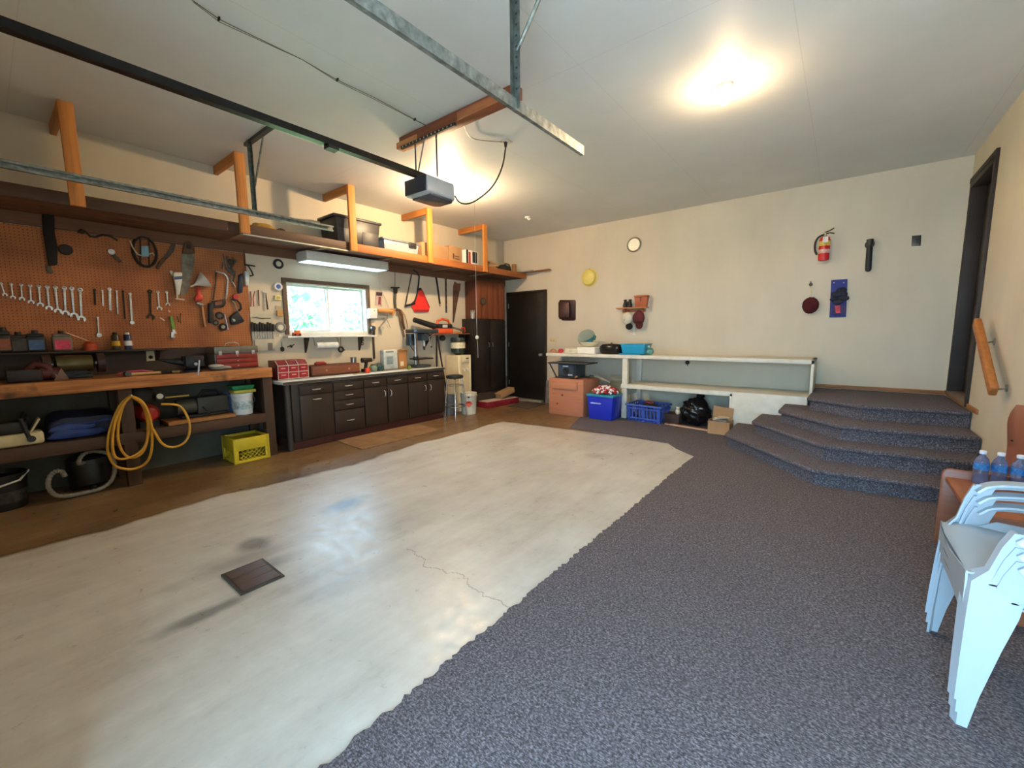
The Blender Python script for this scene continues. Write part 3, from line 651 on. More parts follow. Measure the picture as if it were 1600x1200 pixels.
# sickle
T = WT('L', 'sickle', 'old curved sickle between the cable hoop and the hand saw', 'sickle', *zB(320, 300)[0], .02)
T.bar('blade', zB(295, 215, 340, 225, 372, 265, 360, 310, 330, 350, 300, 385), [.03, .035, .04, .042, .04, .03], M('#5a5148', .5, .6, .3), .010, .005); T.bar('handle', zB(300, 385, 262, 425, 235, 470), [.026, .03, .026], WOOD('#5a3a22', 'z'), .009, .022, .006)
# large hand saw
T = WT('L', 'hand_saw', 'wide steel hand saw with wooden grip hanging on the pegboard', 'saw', *zB(490, 300)[0], .02)
T.plate('blade', zB(440, 330, 545, 320, 540, 440, 492, 640, 455, 690, 432, 690), M('#75726a', .4, .75, .25, 14), .010, .004)
g = T.plate('grip', zB(455, 250, 500, 240, 540, 290, 545, 345, 500, 350, 440, 345), WOOD('#5a3a24', 'x'), .008, .024, .005)
T.disc('hang_hole', zB(492, 290)[0], .022, M('#1d120b', .6), .030, .004)
# spray can shaped trowel
T = WT('L', 'caulk_tube', 'white squeezed caulk tube hanging in front of the hand saw', 'caulk tube', *zB(400, 560)[0], .04)
T.plate('tube', zB(365, 510, 375, 497, 440, 500, 440, 560, 420, 680, 392, 690, 385, 620), M('#d4d4cd', .4, 0, .1), .022, .035, .010); T.bar('hook', zB(350, 485, 370, 525), .022, M('#c9c4b5', .4), .022, .010); T.bar('nozzle', zB(400, 680, 405, 715), [.02, .008], M('#c9c4b5', .4), .03, .012); T.plate('label_band', zB(372, 535, 438, 530, 438, 555, 375, 560), M('#4a5d86', .5, 0, 0), .058, .001)
T.bar('foot', zB(388, 712, 460, 722), .012, M('#c9c4b5', .4), .03, .012)
# funnel and red bottle
T = WT('L', 'funnel', 'white plastic funnel tipped sideways on the pegboard', 'funnel', *zB(600, 560)[0], .06)
u, v = T.g(zB(607, 565)[0]); ax = Vector((.80, -.25, -.42)); a = Vector(T.g(zB(630, 560)[0])); c = Vector(T.g(zB(512, 615)[0]))
wv = Vector((a.x - c.x, -.02, a.y - c.y)); L = wv.length
obj('cone', B().lathe([(.008, 0), (.010, L * .28), (.025, L * .45), (.085, L * .98), (.09, L), (.083, L * .98)], (c.x, -.055, c.y), wv, 24), M('#e6e2da', .35, 0, .03), T.t)
T = WT('L', 'red_squeeze_bottle', 'red squeeze bottle hanging under the white funnel', 'bottle', *zB(575, 680)[0], .04)
T.plate('bottle', zB(558, 620, 588, 620, 592, 680, 608, 690, 605, 730, 545, 732, 545, 700, 562, 680), M('#c2372f', .4), .012, .04, .010)
T = WT('L', 'claw_hammer', 'claw hammer with pale wooden handle on the pegboard', 'hammer', *zB(600, 760)[0], .03)
T.bar('handle', zB(604, 770, 615, 850, 632, 945), [.018, .022, .022], WOOD('#c18a55', 'z'), .014, .022, .006); T.bar('head', zB(560, 748, 585, 755, 612, 770), [.018, .026, .028], M('#8f8c86', .35, .8), .012, .028, .004)
# green handled pipe wrench and small fittings
T = WT('L', 'adjustable_wrench', 'adjustable wrench with lime green grip low on the pegboard', 'wrench', *zB(365, 930)[0], .03)
T.bar('grip', zB(352, 855, 362, 900, 375, 965), [.026, .03, .024], M('#6f9c3c', .5), .010, .02, .006); T.bar('shank', zB(372, 955, 378, 985), .024, CHR, .012, .014, .002)
T.plate('jaw', zB(352, 985, 380, 975, 402, 995, 385, 1002, 372, 1012, 390, 1020, 375, 1040, 352, 1030), CHR, .010, .020, .003)
T = WT('L', 'peg_hook', 'small bare metal hook beside the green handled wrench', 'hook', *zB(425, 835)[0], .03); T.rod('prong', zB(430, 830, 425, 870, 430, 915), .004, IRON); T.rod('prong', zB(405, 860, 415, 905), .004, IRON)
tag(WT('L', 'peg_hook', 'short white peg left of the lime green handled wrench', 'hook', *zB(280, 880)[0], .02).t, 'short white peg left of the lime green handled wrench', 'hook')
T = WT('L', 'peg_clip', 'tiny pale clip above the lime green handled wrench', 'clip', *zB(335, 815)[0], .02); T.bar('clip', zB(328, 808, 345, 822), .016, M('#c9a37c', .5), .008, .008)
bpy.data.objects.remove(bpy.data.objects['peg_hook.001'])
T = WT('L', 'white_peg', 'short white peg left of the lime green handled wrench', 'peg', *zB(280, 880)[0], .02); T.rod('pin', zB(262, 870, 298, 893), .005, M('#e0d9c8', .4))
# hacksaw
T = WT('L', 'hacksaw', 'hacksaw with bright bent steel frame on the pegboard', 'saw', *zE(300, 430)[0], .03)
T.rod('frame', zE(302, 428, 350, 440, 410, 460, 442, 500, 450, 540, 440, 680, 428, 775), .009, CHR, .022); T.bar('blade', zE(304, 440, 300, 560, 268, 790), .014, IRON, .02, .003)
T.plate('handle', zE(250, 800, 420, 780, 425, 830, 395, 880, 260, 890, 250, 850), M('#232021', .5), .012, .026, .006); T.plate('handle_opening', zE(285, 815, 370, 805, 375, 845, 290, 860), M('#7a4525', .6), .036, .0025)
# clamps bundle
T = WT('L', 'spring_clamp', 'bundle of grey metal clamps hanging above the hacksaw', 'clamp', *zE(450, 330)[0], .04)
for q in ((395, 215, 410, 290, 378, 400), (450, 240, 465, 330, 500, 390), (500, 250, 555, 300, 500, 370), (545, 280, 520, 350, 470, 400), (430, 330, 470, 420, 540, 500), (540, 420, 545, 480, 520, 560), (470, 480, 500, 560, 540, 630)): T.rod('bar', zE(*q), .008, M('#5d5c57', .45, .7, .2), .020 + .004 * (q[0] % 3))
T.disc('pivot', zE(490, 310)[0], .028, IRON, .012, .02); T.plate('jaw', zE(420, 380, 500, 375, 545, 430, 520, 470, 460, 440), M('#56564f', .5, .6), .012, .012, .003); T.bar('tip', zE(500, 560, 545, 628), .016, CHR, .02, .010)
# black drill holder and wheels
T = WT('L', 'black_bracket', 'tall black plastic holder beside the hammer handle', 'holder', *zE(225, 940)[0], .03); T.plate('holder', zE(205, 830, 255, 825, 262, 1060, 245, 1080, 205, 1075), RUB, .010, .045, .008)
for c, r, l in ((zE(350, 985)[0], .042, 'largest upper of three small black wheels on the pegboard'), (zE(300, 1072)[0], .030, 'smallest of three small black wheels on the pegboard'), (zE(392, 1125)[0], .040, 'lowest of three small wheels, with pale hub')):
    T = WT('L', 'castor', l, 'wheel', *c, .03); obj('tyre', B().torus((0, -.024, 0), r * .74, r * .3, (0, 1, 0), 24, 8), RUB, T.t); obj('hub', B().cyl((0, -.009, 0), (0, -.030, 0), r * .5, None, 16), M('#8d8a85' if r == .040 else '#56534f', .4, .5), T.t)
T = WT('L', 'thin_rod', 'thin pale rod beside the three small wheels', 'rod', *zE(420, 980)[0], .02); T.rod('rod', zE(410, 970, 432, 1060, 452, 1160), .004, CHR)
T = WT('L', 'power_jigsaw', 'black jigsaw body with bright plate at the pegboard corner', 'jigsaw', *zE(555, 1010)[0], .05)
T.plate('body', zE(470, 1000, 570, 920, 655, 1050, 640, 1070, 500, 1105, 480, 1060), M('#20242a', .4), .010, .06, .012); T.plate('plate', zE(490, 1020, 530, 1035, 535, 1058, 512, 1058), M('#bcd3d8', .2, .8), .071, .004)
T = WT('L', 'trim_clamp', 'black curved clamp with red knob near the pegboard edge', 'clamp', *zE(550, 800)[0], .03)
T.rod('arm', zE(500, 790, 560, 790, 605, 840, 615, 900, 585, 925), .012, RUB); T.rod('arm', zE(495, 795, 530, 830, 560, 920), .009, M('#7a7670', .4, .6)); T.disc('knob', zE(545, 750)[0], .030, M('#b02f3a', .4), .010, .035)
# caulking gun
T = WT('L', 'caulking_gun', 'blue and white caulking gun at the right edge of the pegboard', 'caulking gun', *zE(620, 560)[0], .05)
T.plate('barrel', zE(585, 470, 640, 460, 635, 700, 580, 710), M('#27324a', .45, .2), .012, .045, .012); T.rod('plunger', zE(650, 170, 655, 345), .005, IRON); T.plate('cartridge', zE(655, 425, 712, 430, 712, 610, 670, 615), M('#cfd5d4', .4), .012, .045, .012)
T.rod('trigger', zE(655, 345, 700, 360, 740, 420, 765, 480, 725, 490), .009, RUB); T.rod('lever', zE(660, 345, 720, 355, 790, 368), .007, RUB)
# wall between pegboard and window
WPAP = M('#e2d9c0', .7, 0, .05)
T = WT('L', 'tin_snips', 'red handled snips on the wall right of the pegboard', 'snips', *zC(78, 475)[0], .02); T.rod('handle', zC(60, 410, 70, 470, 65, 540), .006, M('#a8523f', .5)); T.rod('handle', zC(98, 410, 85, 470, 92, 540), .006, M('#a8523f', .5)); T.bar('blade', zC(75, 470, 78, 410), .012, CHR, .008, .008)
T = WT('L', 'awl', 'slim brown awl between snips and calipers', 'awl', *zC(135, 440)[0], .02); T.bar('shaft', zC(132, 398, 138, 535), [.014, .008], WOOD('#6a4a2c', 'z'), .006, .012, .003)
T = WT('L', 'calipers', 'grey metal calipers hanging left of the window', 'calipers', *zC(190, 470)[0], .02); T.bar('leg', zC(190, 410, 215, 565), .012, IRON, .006, .006); T.bar('leg', zC(185, 415, 190, 580), .012, CHR, .012, .006); T.bar('jaw', zC(165, 410, 215, 420), .018, CHR, .008, .008)
T = WT('L', 'screwdriver_pouch', 'clear hanging pouch filled with black handled screwdrivers', 'pouch', *zC(160, 740)[0], .03)
T.plate('pouch', zC(50, 598, 258, 602, 278, 915, 85, 925), M('#c5c0ab', .35, 0, .08), .003, .006); T.rod('top_rod', zC(80, 628, 160, 640, 240, 638), .004, IRON, .016)
for i in range(9):
    x = 80 + i * 22; T.bar('shaft', zC(x + 2, 745, x + 8, 815), .014, CHR, .010, .012); T.bar('screwdriver_handle', zC(x, 672 + (i % 3) * 8, x + 3, 752), .024, RUB, .010, .024, .006)
T.plate('lower_pocket', zC(95, 822, 265, 815, 278, 912, 110, 922), M('#bdb8a8', .3, 0, .1), .010, .016, .004); T.bar('square', zC(230, 850, 232, 910), .05, M('#6a6659', .5), .028, .006)
def ring_thing(name, label, cat, c, R, r, m, m2=None, side='L'):
    T = WT(side, name, label, cat, *c, .03); obj('ring', B().torus((0, -.02, 0), R, r, (0, 1, 0), 28, 10), m, T.t)
    if m2: obj('core', B().cyl((0, -.006, 0), (0, -.03, 0), R * .72), m2, T.t)
    return T
ring_thing('tape_roll', 'black tape roll hanging high left of the window', 'tape', zC(303, 176)[0], .045, .016, RUB, M('#b9b7a6', .5))
ring_thing('tape_roll', 'white tape roll with blue core beside the window corner', 'tape', zC(300, 370)[0], .038, .015, M('#dfe0dc', .5), M('#3c5ea8', .5))
ring_thing('tape_roll', 'grey tape roll low left of the window', 'tape', zC(322, 716)[0], .048, .018, M('#7d7d78', .5), M('#c9c3b0', .6))
T = WT('L', 'thermostat', 'cream wall thermostat left of the window', 'thermostat', *zC(298, 463)[0], .03); T.plate('case', zC(270, 443, 328, 446, 328, 486, 270, 483), M('#d8cf9a', .5), .001, .03, .004); T.plate('dial_face', zC(285, 453, 315, 455, 315, 475, 285, 473), M('#b8a860', .5), .031, .003)
T = WT('L', 'key_box', 'small wooden key box below the thermostat', 'box', *zC(312, 590)[0], .04); T.plate('back_card', zC(285, 530, 338, 538, 340, 572, 287, 566), M('#b9a98a', .7), .002, .01); T.plate('box', zC(290, 572, 340, 572, 343, 628, 292, 622), WOOD('#c79a5c', 'x'), .002, .04, .003)
T = WT('L', 'light_switch', 'cream switch plate under the grey tape roll', 'switch', *zC(305, 783)[0], .01); T.plate('plate', zC(288, 772, 325, 774, 325, 795, 288, 793), WPAP, .001, .006); T.plate('toggle', zC(302, 778, 310, 778, 310, 790, 302, 790), WHITEP(), .007, .012)
T = WT('L', 'key_fob', 'black pear shaped fob hanging above the red drawers', 'fob', *zC(335, 870)[0], .03); T.rod('cord', zC(333, 845, 336, 885), .003, IRON, .012); T.plate('fob', zC(322, 890, 336, 880, 352, 892, 352, 915, 340, 926, 325, 918), RUB, .008, .022, .005)
T = WT('L', 'pliers', 'black pliers hanging sideways below the window corner', 'pliers', *zC(408, 878)[0], .02); T.bar('handle', zC(378, 885, 410, 875), .010, IRON, .006, .01); T.bar('handle', zC(410, 880, 438, 862), .010, IRON, .006, .01); T.bar('jaw', zC(400, 872, 420, 885), .026, IRON, .008, .012)
# under and beside the sill
T = WT('L', 'paper_towel_holder', 'paper towel roll on a bracket under the window shelf', 'paper towel', *zC(705, 870)[0], .08)
a = Vector(T.g(zC(622, 872)[0])); c = Vector(T.g(zC(802, 866)[0])); obj('roll', B().cyl((a.x, -.08, a.y), (c.x, -.08, a.y), .04, None, 24), M('#dfe6e8', .8), T.t)
obj('arm', B().tube([(a.x - .02, -.002, a.y + .115), (a.x - .02, -.06, a.y + .09), (a.x - .015, -.08, a.y), (a.x, -.08, a.y)], .007), M('#a09878', .4), T.t); obj('arm', B().tube([(c.x + .02, -.002, a.y + .115), (c.x + .02, -.06, a.y + .09), (c.x + .015, -.08, a.y), (c.x, -.08, a.y)], .007), M('#a09878', .4), T.t); obj('mount', B().box(a.x - .03, c.x + .03, -.02, -.002, a.y + .095, a.y + .125), M('#b0a78a', .5), T.t)
T = WT('L', 'hanging_pulley', 'black pulley on a cord under the window shelf', 'pulley', *zC(833, 905)[0], .05); T.rod('cord', zC(830, 800, 832, 885), .003, RUB, .05); obj('wheel', B().torus((0, -.05, 0), .032, .014, (0, 1, 0)), RUB, T.t); T.plate('hook', zC(850, 900, 870, 910, 848, 922), RUB, .04, .016)
T = WT('L', 'chain_links', 'short dark chain hanging by the right shelf bracket', 'chain', *zC(1008, 835)[0], .03)
for i in range(4): u, v = T.g(zC(1005 + (i % 2) * 10, 808 + i * 16)[0]); obj('link', B().torus((u, -.03, v), .018, .005, (0, 1, 0), 16, 6), IRON, T.t)
T = WT('L', 'torch', 'black torch standing at the right end of the window shelf', 'torch', *zC(1110, 745)[0], .06); T.rod('barrel', zC(1112, 790, 1112, 720), .02, RUB, n=14); T.disc('lamp_head', zC(1108, 725)[0], .035, M('#3a3a3c', .4), .03, .05)
T = WT('L', 'wooden_strap', 'dark brown wooden stick hanging below the window shelf end', 'stick', *zC(1118, 880)[0], .03); T.bar('stick', zC(1113, 800, 1118, 900, 1122, 985), [.03, .028, .026], WOOD('#4a3024', 'z'), .006, .02, .004)
t = thing('toy_car', 'orange toy standing in the window corner', 'toy', (.10, LW(463, 518, .1)[0], 1.3455)); obj('body', B().box(-.03, .03, -.045, .045, .012, .045), ORG, t, .008); obj('cab', B().box(-.025, .025, -.02, .04, .045, .075), M('#e08a3a', .4), t, .008)
for sx, sy in ((-.03, -.03), (.03, -.03), (-.03, .03), (.03, .03)): obj('wheel', B().cyl((sx - .006, sy, .014), (sx + .006, sy, .014), .014, None, 14), RUB, t)
# right of the window
T = WT('L', 'warning_card', 'red and black printed card right of the window', 'card', *zC(1160, 470)[0], .01); T.plate('card', zC(1130, 410, 1190, 415, 1185, 540, 1125, 530), M('#b9a9a0', .6), .002, .004); T.plate('print', zC(1135, 415, 1186, 420, 1184, 450, 1133, 445), M('#3a2428', .6, 0, 0), .006, .001); T.plate('print', zC(1155, 455, 1175, 456, 1172, 525, 1152, 522), M('#7a3038', .6, 0, 0), .006, .001)
T = WT('L', 'wall_dispenser', 'small white dispenser box right of the window', 'dispenser', *zC(1112, 598)[0], .07); T.plate('case', zC(1075, 555, 1145, 555, 1145, 640, 1075, 640), M('#eceeec', .35, 0, .02), .002, .07, .010); T.ball('button', zC(1118, 575)[0], .007, RUB, .073)
T = WT('L', 'rolling_pin', 'wooden roller with round end hung right of the white dispenser', 'roller', *zC(1210, 580)[0], .06)
a = Vector(T.g(zC(1150, 575)[0])); c = Vector(T.g(zC(1270, 582)[0])); obj('barrel', B().cyl((a.x, -.045, a.y), (c.x, -.06, c.y), .03, None, 16), WOOD('#c98f52', 'x'), T.t); T.disc('round_end', zC(1275, 585)[0], .05, WOOD('#c58745', 'z'), .03, .03)
T = WT('L', 'grey_apron_rail', 'grey metal bar and roller frame under the wooden roller', 'roller frame', *zC(1180, 640)[0], .04)
T.plate('bar', zC(1100, 612, 1240, 612, 1240, 645, 1100, 650), M('#9a9a94', .5, .4), .004, .02, .003); T.rod('wire', zC(1235, 625, 1200, 665, 1160, 715), .005, STEEL()); T.rod('wire', zC(1195, 630, 1230, 660, 1255, 720), .006, STEEL()); T.disc('roller', zC(1180, 725)[0], .035, M('#bdb9ac', .7), .012, .05)
zd = zD
T = WT('L', 'cordless_driver', 'black pistol grip tool hanging on a cord right of the window', 'drill', *zF(330, 200)[0], .06)
T.rod('cord', zF(328, -130, 328, 75), .004, RUB, .04); T.bar('top_plate', zF(280, 80, 378, 82), .02, RUB, .02, .05, .004); T.plate('chuck', zF(310, 85, 355, 85, 350, 160, 318, 160), M('#2a2a2c', .4, .4), .02, .045, .008); T.bar('chain', zF(335, 160, 330, 260, 338, 360), [.035, .028, .03], M('#5c564c', .5, .5), .02, .03, .003)
T = WT('L', 'leather_belts', 'brown leather tool belt drooping beside the drill press', 'belt', *zF(400, 420)[0], .04)
T.bar('strap', zF(345, 370, 395, 385, 420, 440, 430, 520, 460, 640), [.045, .045, .05, .045, .03], M('#5a3d2a', .65, 0, .25), .006, .018, .004); T.bar('strap', zF(340, 415, 375, 430, 395, 480, 400, 560, 430, 660, 450, 740), [.03] * 6, M('#6d5a44', .65), .026, .010, .002); T.rod('thong', zF(410, 380, 455, 450, 480, 530, 497, 620), .006, M('#9b6a3a', .6), .03)
T = WT('L', 'bow_saw', 'black bow saw hanging from the shelf beside the orange triangle', 'saw', *zD(560, 300)[0], .03)
T.rod('frame', zD(565, 160, 610, 190, 638, 240, 630, 330, 612, 450, 590, 525, 545, 565, 475, 580), .013, RUB, .03); T.bar('blade', zD(560, 160, 515, 380, 475, 590), .022, M('#5f5a52', .4, .7), .028, .003); T.bar('grip', zD(470, 590, 590, 555), [.02, .028], RUB, .02, .02, .005)
T = WT('L', 'slow_vehicle_triangle', 'bright orange red triangular warning sign on the wall', 'warning sign', *zD(670, 530)[0], .04)
T.plate('face', zD(640, 395, 672, 392, 755, 570, 770, 600, 755, 655, 590, 655, 560, 595), M('#e5342a', .35, 0, .03), .012, .010); T.plate('border', zD(588, 628, 764, 628, 755, 655, 590, 655), M('#a82430', .4, 0, 0), .022, .002); T.plate('border', zD(672, 392, 684, 394, 772, 598, 757, 602), M('#b02a33', .4, 0, 0), .022, .002); T.bar('bracket', zD(635, 392, 672, 385), .04, RUB, .006, .02)
T = WT('L', 'pry_bar', 'black bar hanging from the shelf right of the orange triangle', 'pry bar', *zD(850, 300)[0], .03); T.bar('shaft', zD(828, 195, 850, 300, 885, 560), [.032, .028, .026], RUB, .010, .02, .004); T.bar('tip', zD(883, 555, 888, 588), .02, M('#b79a78', .5), .012, .014)
T = WT('L', 'spirit_level', 'grey slotted metal level hanging vertically on the wall', 'level', *zD(958, 420)[0], .03); T.bar('rail', zD(955, 205, 958, 440, 962, 665), .034, M('#6a655c', .45, .6), .006, .018, .003)
for y in (260, 330, 400, 470, 540, 600): T.bar('slot', zD(957, y - 18, 958, y + 18), .010, M('#221c17', .6), .0245, .002)
T = WT('L', 'hand_saw', 'narrow brown hand saw hanging point down near the tall cabinet', 'saw', *zD(1080, 450)[0], .03); T.plate('blade', zD(1045, 360, 1118, 400, 1090, 560, 1050, 780, 1038, 780, 1040, 560), M('#6e5343', .45, .5, .25), .010, .004)
T.plate('grip', zD(1060, 300, 1085, 320, 1125, 320, 1120, 410, 1048, 400, 1045, 350), WOOD('#7d5138', 'z'), .006, .022, .004)
T = WT('L', 'wrecking_bar', 'thin dark wrecking bar hanging beside the panelled box', 'pry bar', *zD(1205, 400)[0], .03); T.rod('bar', zD(1200, 250, 1202, 400, 1205, 520, 1218, 625), .011, IRON, .02)
# ================================================================ wall shelf with the red blower
y0, y1 = LW(664, 520, .2)[0], 5.49; zs = LW(700, 521, .22)[1]
t = thing('wall_shelf', 'thin wooden wall shelf above the water cooler', 'shelf', (0, (y0 + y1) / 2, zs)); h = (y1 - y0) / 2
obj('board', B().box(.0, .24, -h, h, -.018, 0), WOOD('#8a5433', 'y'), t, .003); obj('bracket', B().prism([(0, -.018), (.18, -.018), (0, -.22)], .45, .475, 'xz'), RUB, t); obj('bracket', B().prism([(0, -.018), (.18, -.018), (0, -.22)], -.35, -.325, 'xz'), RUB, t)
def lwl(px, py, d, t, z0): y, z = LW(px, py, d); return (y - t.location.y, z - z0)
yc = LW(690, 510, .13)[0]
t = thing('leaf_blower', 'orange and black leaf blower lying on the wall shelf', 'leaf blower', (.13, yc, zs + .001))
obj('base', B().box(-.07, .08, -.17, .20, 0, .085), ORG, t, .015); obj('engine', B().box(-.065, .075, -.14, .19, .085, .16), M('#20242b', .4), t, .018)
obj('handle', B().tube([(0, -.10, .16), (0, -.09, .21), (0, .02, .245), (0, .15, .22), (0, .19, .15)], .02, 10), ORG, t); obj('nozzle', B().cyl((0, -.16, .12), (0, -.58, .22), .05, .04, 16), M('#23262d', .4), t)
obj('label_plate', B().box(.081, .083, -.05, .06, .10, .145), M('#d8cfc6', .5), t)
yc = LW(718, 513, .13)[0]
t = thing('hedge_trimmer', 'small red and grey hand tool at the shelf end by the cabinet', 'tool', (.14, yc, zs + .001))
obj('arm', B().cyl((0, -.18, .10), (0, .08, .05), .018, .014), M('#6d6f68', .5, .3), t); obj('clamp', B().tube([(0, .02, .03), (0, .05, .10), (0, .11, .10), (0, .13, .04), (0, .10, .012)], .012), RED, t); obj('block', B().box(-.03, .03, -.12, .0, 0, .03), WOOD('#b57a3c', 'y'), t)
t = thing('jar', 'glass jar with a white candle on top of the tall black cabinet', 'jar', (.24, YT0 + .05, 1.622)); obj('glass', B().lathe([(.04, 0), (.04, .14), (.035, .145)], n=20), M('#c9cfc9', .1, 0, 0, trans=.7), t); obj('candle', B().cyl((0, 0, .003), (0, 0, .118), .02, None, 14), M('#f0ead8', .6, 0, 0), t)
# ================================================================ things on the workbench, ledge and counter
def bottle(name, label, px, py, w, h, col, lab, d=.085, capc='#151515', zb=1.236, flat=.6):
    y, _ = LW(px, py, d)
    t = thing(name, label, 'bottle', (d, y, zb)); m = M(col, .35, 0, .08)
    b = B(); b.taper(-w * flat / 2, w * flat / 2, -w / 2, w / 2, 0, h * .72, .98); obj('body', b, m, t, .014)
    obj('shoulder', B().taper(-w * .26, w * .26, -w * .43, w * .43, h * .70, h * .86, 1.08), m, t, .012)
    obj('cap', B().cyl((0, 0, h * .85), (0, 0, h), .02, .018, 14), M(capc, .5), t)
    if lab: obj('paper_label', B().box(w * flat / 2, w * flat / 2 + .0015, -w * .38, w * .38, h * .10, h * .55), M(lab, .5, 0, .25, 40), t)
    return t
bottle('oil_jug', 'black jug with orange print at the left end of the ledge', 6, 525, .08, .21, '#1c1a19', '#8a4a2c')
bottle('oil_jug', 'dull black jug second on the ledge', 28, 525, .10, .17, '#242120', '#3a3532')
bottle('oil_jug', 'dark blue jug with a blue and white label on the ledge', 55, 527, .115, .185, '#161a22', '#3d5f8e')
bottle('oil_jug', 'grey jug with a bright pink label on the ledge', 96, 527, .125, .18, '#6d655a', '#d23a5e')
def can(name, label, px, py, r, h, col, band, d=.085, capc='#17181a'):
    y, _ = LW(px, py, d); t = thing(name, label, 'can', (d, y, 1.236))
    obj('can', B().lathe([(r, 0), (r, h * .80), (r * .75, h * .87)], n=20), M(col, .3, .2), t); obj('cap', B().lathe([(r * .6, h * .86), (r * .6, h * .97), (r * .35, h)], n=16), M(capc, .4), t)
    obj('band', B().lathe([(r + .001, h * .22), (r + .001, h * .5)], n=20), M(band, .4), t)
can('spray_can', 'black and yellow spray can on the ledge', 180, 527, .031, .165, '#3a362b', '#c9a12e'); can('spray_can', 'dark blue spray can with white cap on the ledge', 199, 527, .030, .165, '#2b3358', '#dfe0e6', capc='#e4e0d6')
y, _ = LW(140, 533, .085); t = thing('oil_can', 'small red pump oil can with long thin spout', 'oil can', (.085, y, 1.236)); obj('can_body', B().lathe([(.045, 0), (.045, .06), (.02, .085)], n=20), M('#b34a2b', .4, .3), t); obj('spout', B().tube([(0, 0, .08), (.01, -.05, .11), (.045, -.15, .165)], .004, 6), M('#b8a48a', .3, .7), t)
BT = TOPZ + .002
# outlet on the backsplash
T = WT('L', 'wall_outlet', 'cream wall outlet with a black plug above the workbench', 'outlet', *zN(178, 280)[0], .03); T.plate('plate', zN(142, 238, 205, 238, 213, 318, 146, 322), M('#cfc6a8', .5), .021, .006, .002); T.ball('plug', zN(178, 290)[0], .018, RUB, .03)
# machinist toolbox
y0, y1 = LW(338, 575, .34)[0], LW(405, 570, .34)[0]; w = y1 - y0
t = thing('tool_chest', 'grey and red metal toolbox with drawers on the workbench', 'toolbox', (.20, (y0 + y1) / 2, BT)); GR = M('#6f6c63', .4, .4); zt = .24
obj('body', B().box(-.13, .12, -w / 2, w / 2, 0, zt * .68), GR, t, .004); obj('lid', B().box(-.13, .135, -w / 2 - .003, w / 2 + .003, zt * .69, zt), GR, t, .006)
for i in range(3):
    z0 = .008 + i * .052; o = obj('drawer', B().box(.12, .135, -w / 2 + .01, w / 2 - .01, z0, z0 + .047), M('#8c2f26', .38, .1), t, .003); obj('knob', B().cyl((.135, 0, z0 + .024), (.145, 0, z0 + .024), .007), STEEL(), o)
obj('carry_handle', B().tube([(.0, -.07, zt), (.0, -.06, zt + .03), (.0, -.03, zt + .042), (.0, .03, zt + .042), (.0, .06, zt + .03), (.0, .07, zt)], .006), STEEL(), t)
for yy in (-w * .38, 0, w * .38): obj('latch', B().box(.135, .142, yy - .015, yy + .015, zt * .62, zt * .80), STEEL(), t, .002)
# bench vice
y = LW(300, 575, .45)[0]
t = thing('bench_vice', 'black bench vice bolted near the toolbox', 'vice', (.45, y, BT)); VI = M('#26272b', .45, .4)
obj('base', B().lathe([(.08, 0), (.08, .02), (.05, .04), (.05, .06)], n=20), VI, t); obj('body', B().box(-.10, .06, -.06, .06, .055, .12), VI, t, .012); obj('fixed_jaw', B().box(-.02, .05, -.075, .075, .11, .165), VI, t, .008); obj('moving_jaw', B().box(.065, .12, -.075, .075, .06, .165), VI, t, .008); obj('anvil_horn', B().cyl((-.05, -.05, .10), (-.05, -.24, .13), .045, .008, 14), VI, t)
obj('handle_bar', B().cyl((.135, .01, -.03), (.135, .03, .12), .008), STEEL(), t); obj('screw', B().cyl((.05, 0, .085), (.145, 0, .085), .015), STEEL(), t)
t = thing('work_gloves', 'grey work gloves lying on the bench beside the vice', 'gloves', (.42, LW(345, 572, .42)[0], BT)); obj('glove', B().ball((0, 0, .022), (.06, .10, .022), 16).jitter(.003), M('#9a9a93', .9), t, ang=80); obj('glove', B().ball((.03, -.05, .045), (.05, .07, .018), 16).jitter(.003), M('#a8a79e', .9), t, ang=80)
t = thing('mallet', 'hammer with pale handle lying on the bench front', 'hammer', (.47, LW(225, 577, .47)[0], BT)); obj('handle', B().cyl((0, -.10, .016), (0, .12, .016), .013), WOOD('#c9a873', 'y'), t); obj('head', B().cyl((-.05, -.12, .022), (.05, -.12, .022), .022), M('#57534e', .4, .6), t)
t = thing('pink_cable', 'pink and red bundle lying behind the pale hammer', 'cable', (.30, LW(212, 575, .30)[0], BT)); obj('coil', B().tube([(0, -.13, .012), (.02, -.05, .03), (0, .05, .03), (-.02, .13, .012)], .012), M('#a83a5a', .5), t)
t = thing('bench_tool', 'short black tool lying between hammer and vice', 'tool', (.46, LW(258, 578, .46)[0], BT)); obj('grip', B().cyl((0, -.10, .014), (0, .05, .014), .014, .010), RUB, t); obj('tip', B().cyl((0, .05, .014), (0, .11, .014), .013), WOOD('#a8906a', 'y'), t)
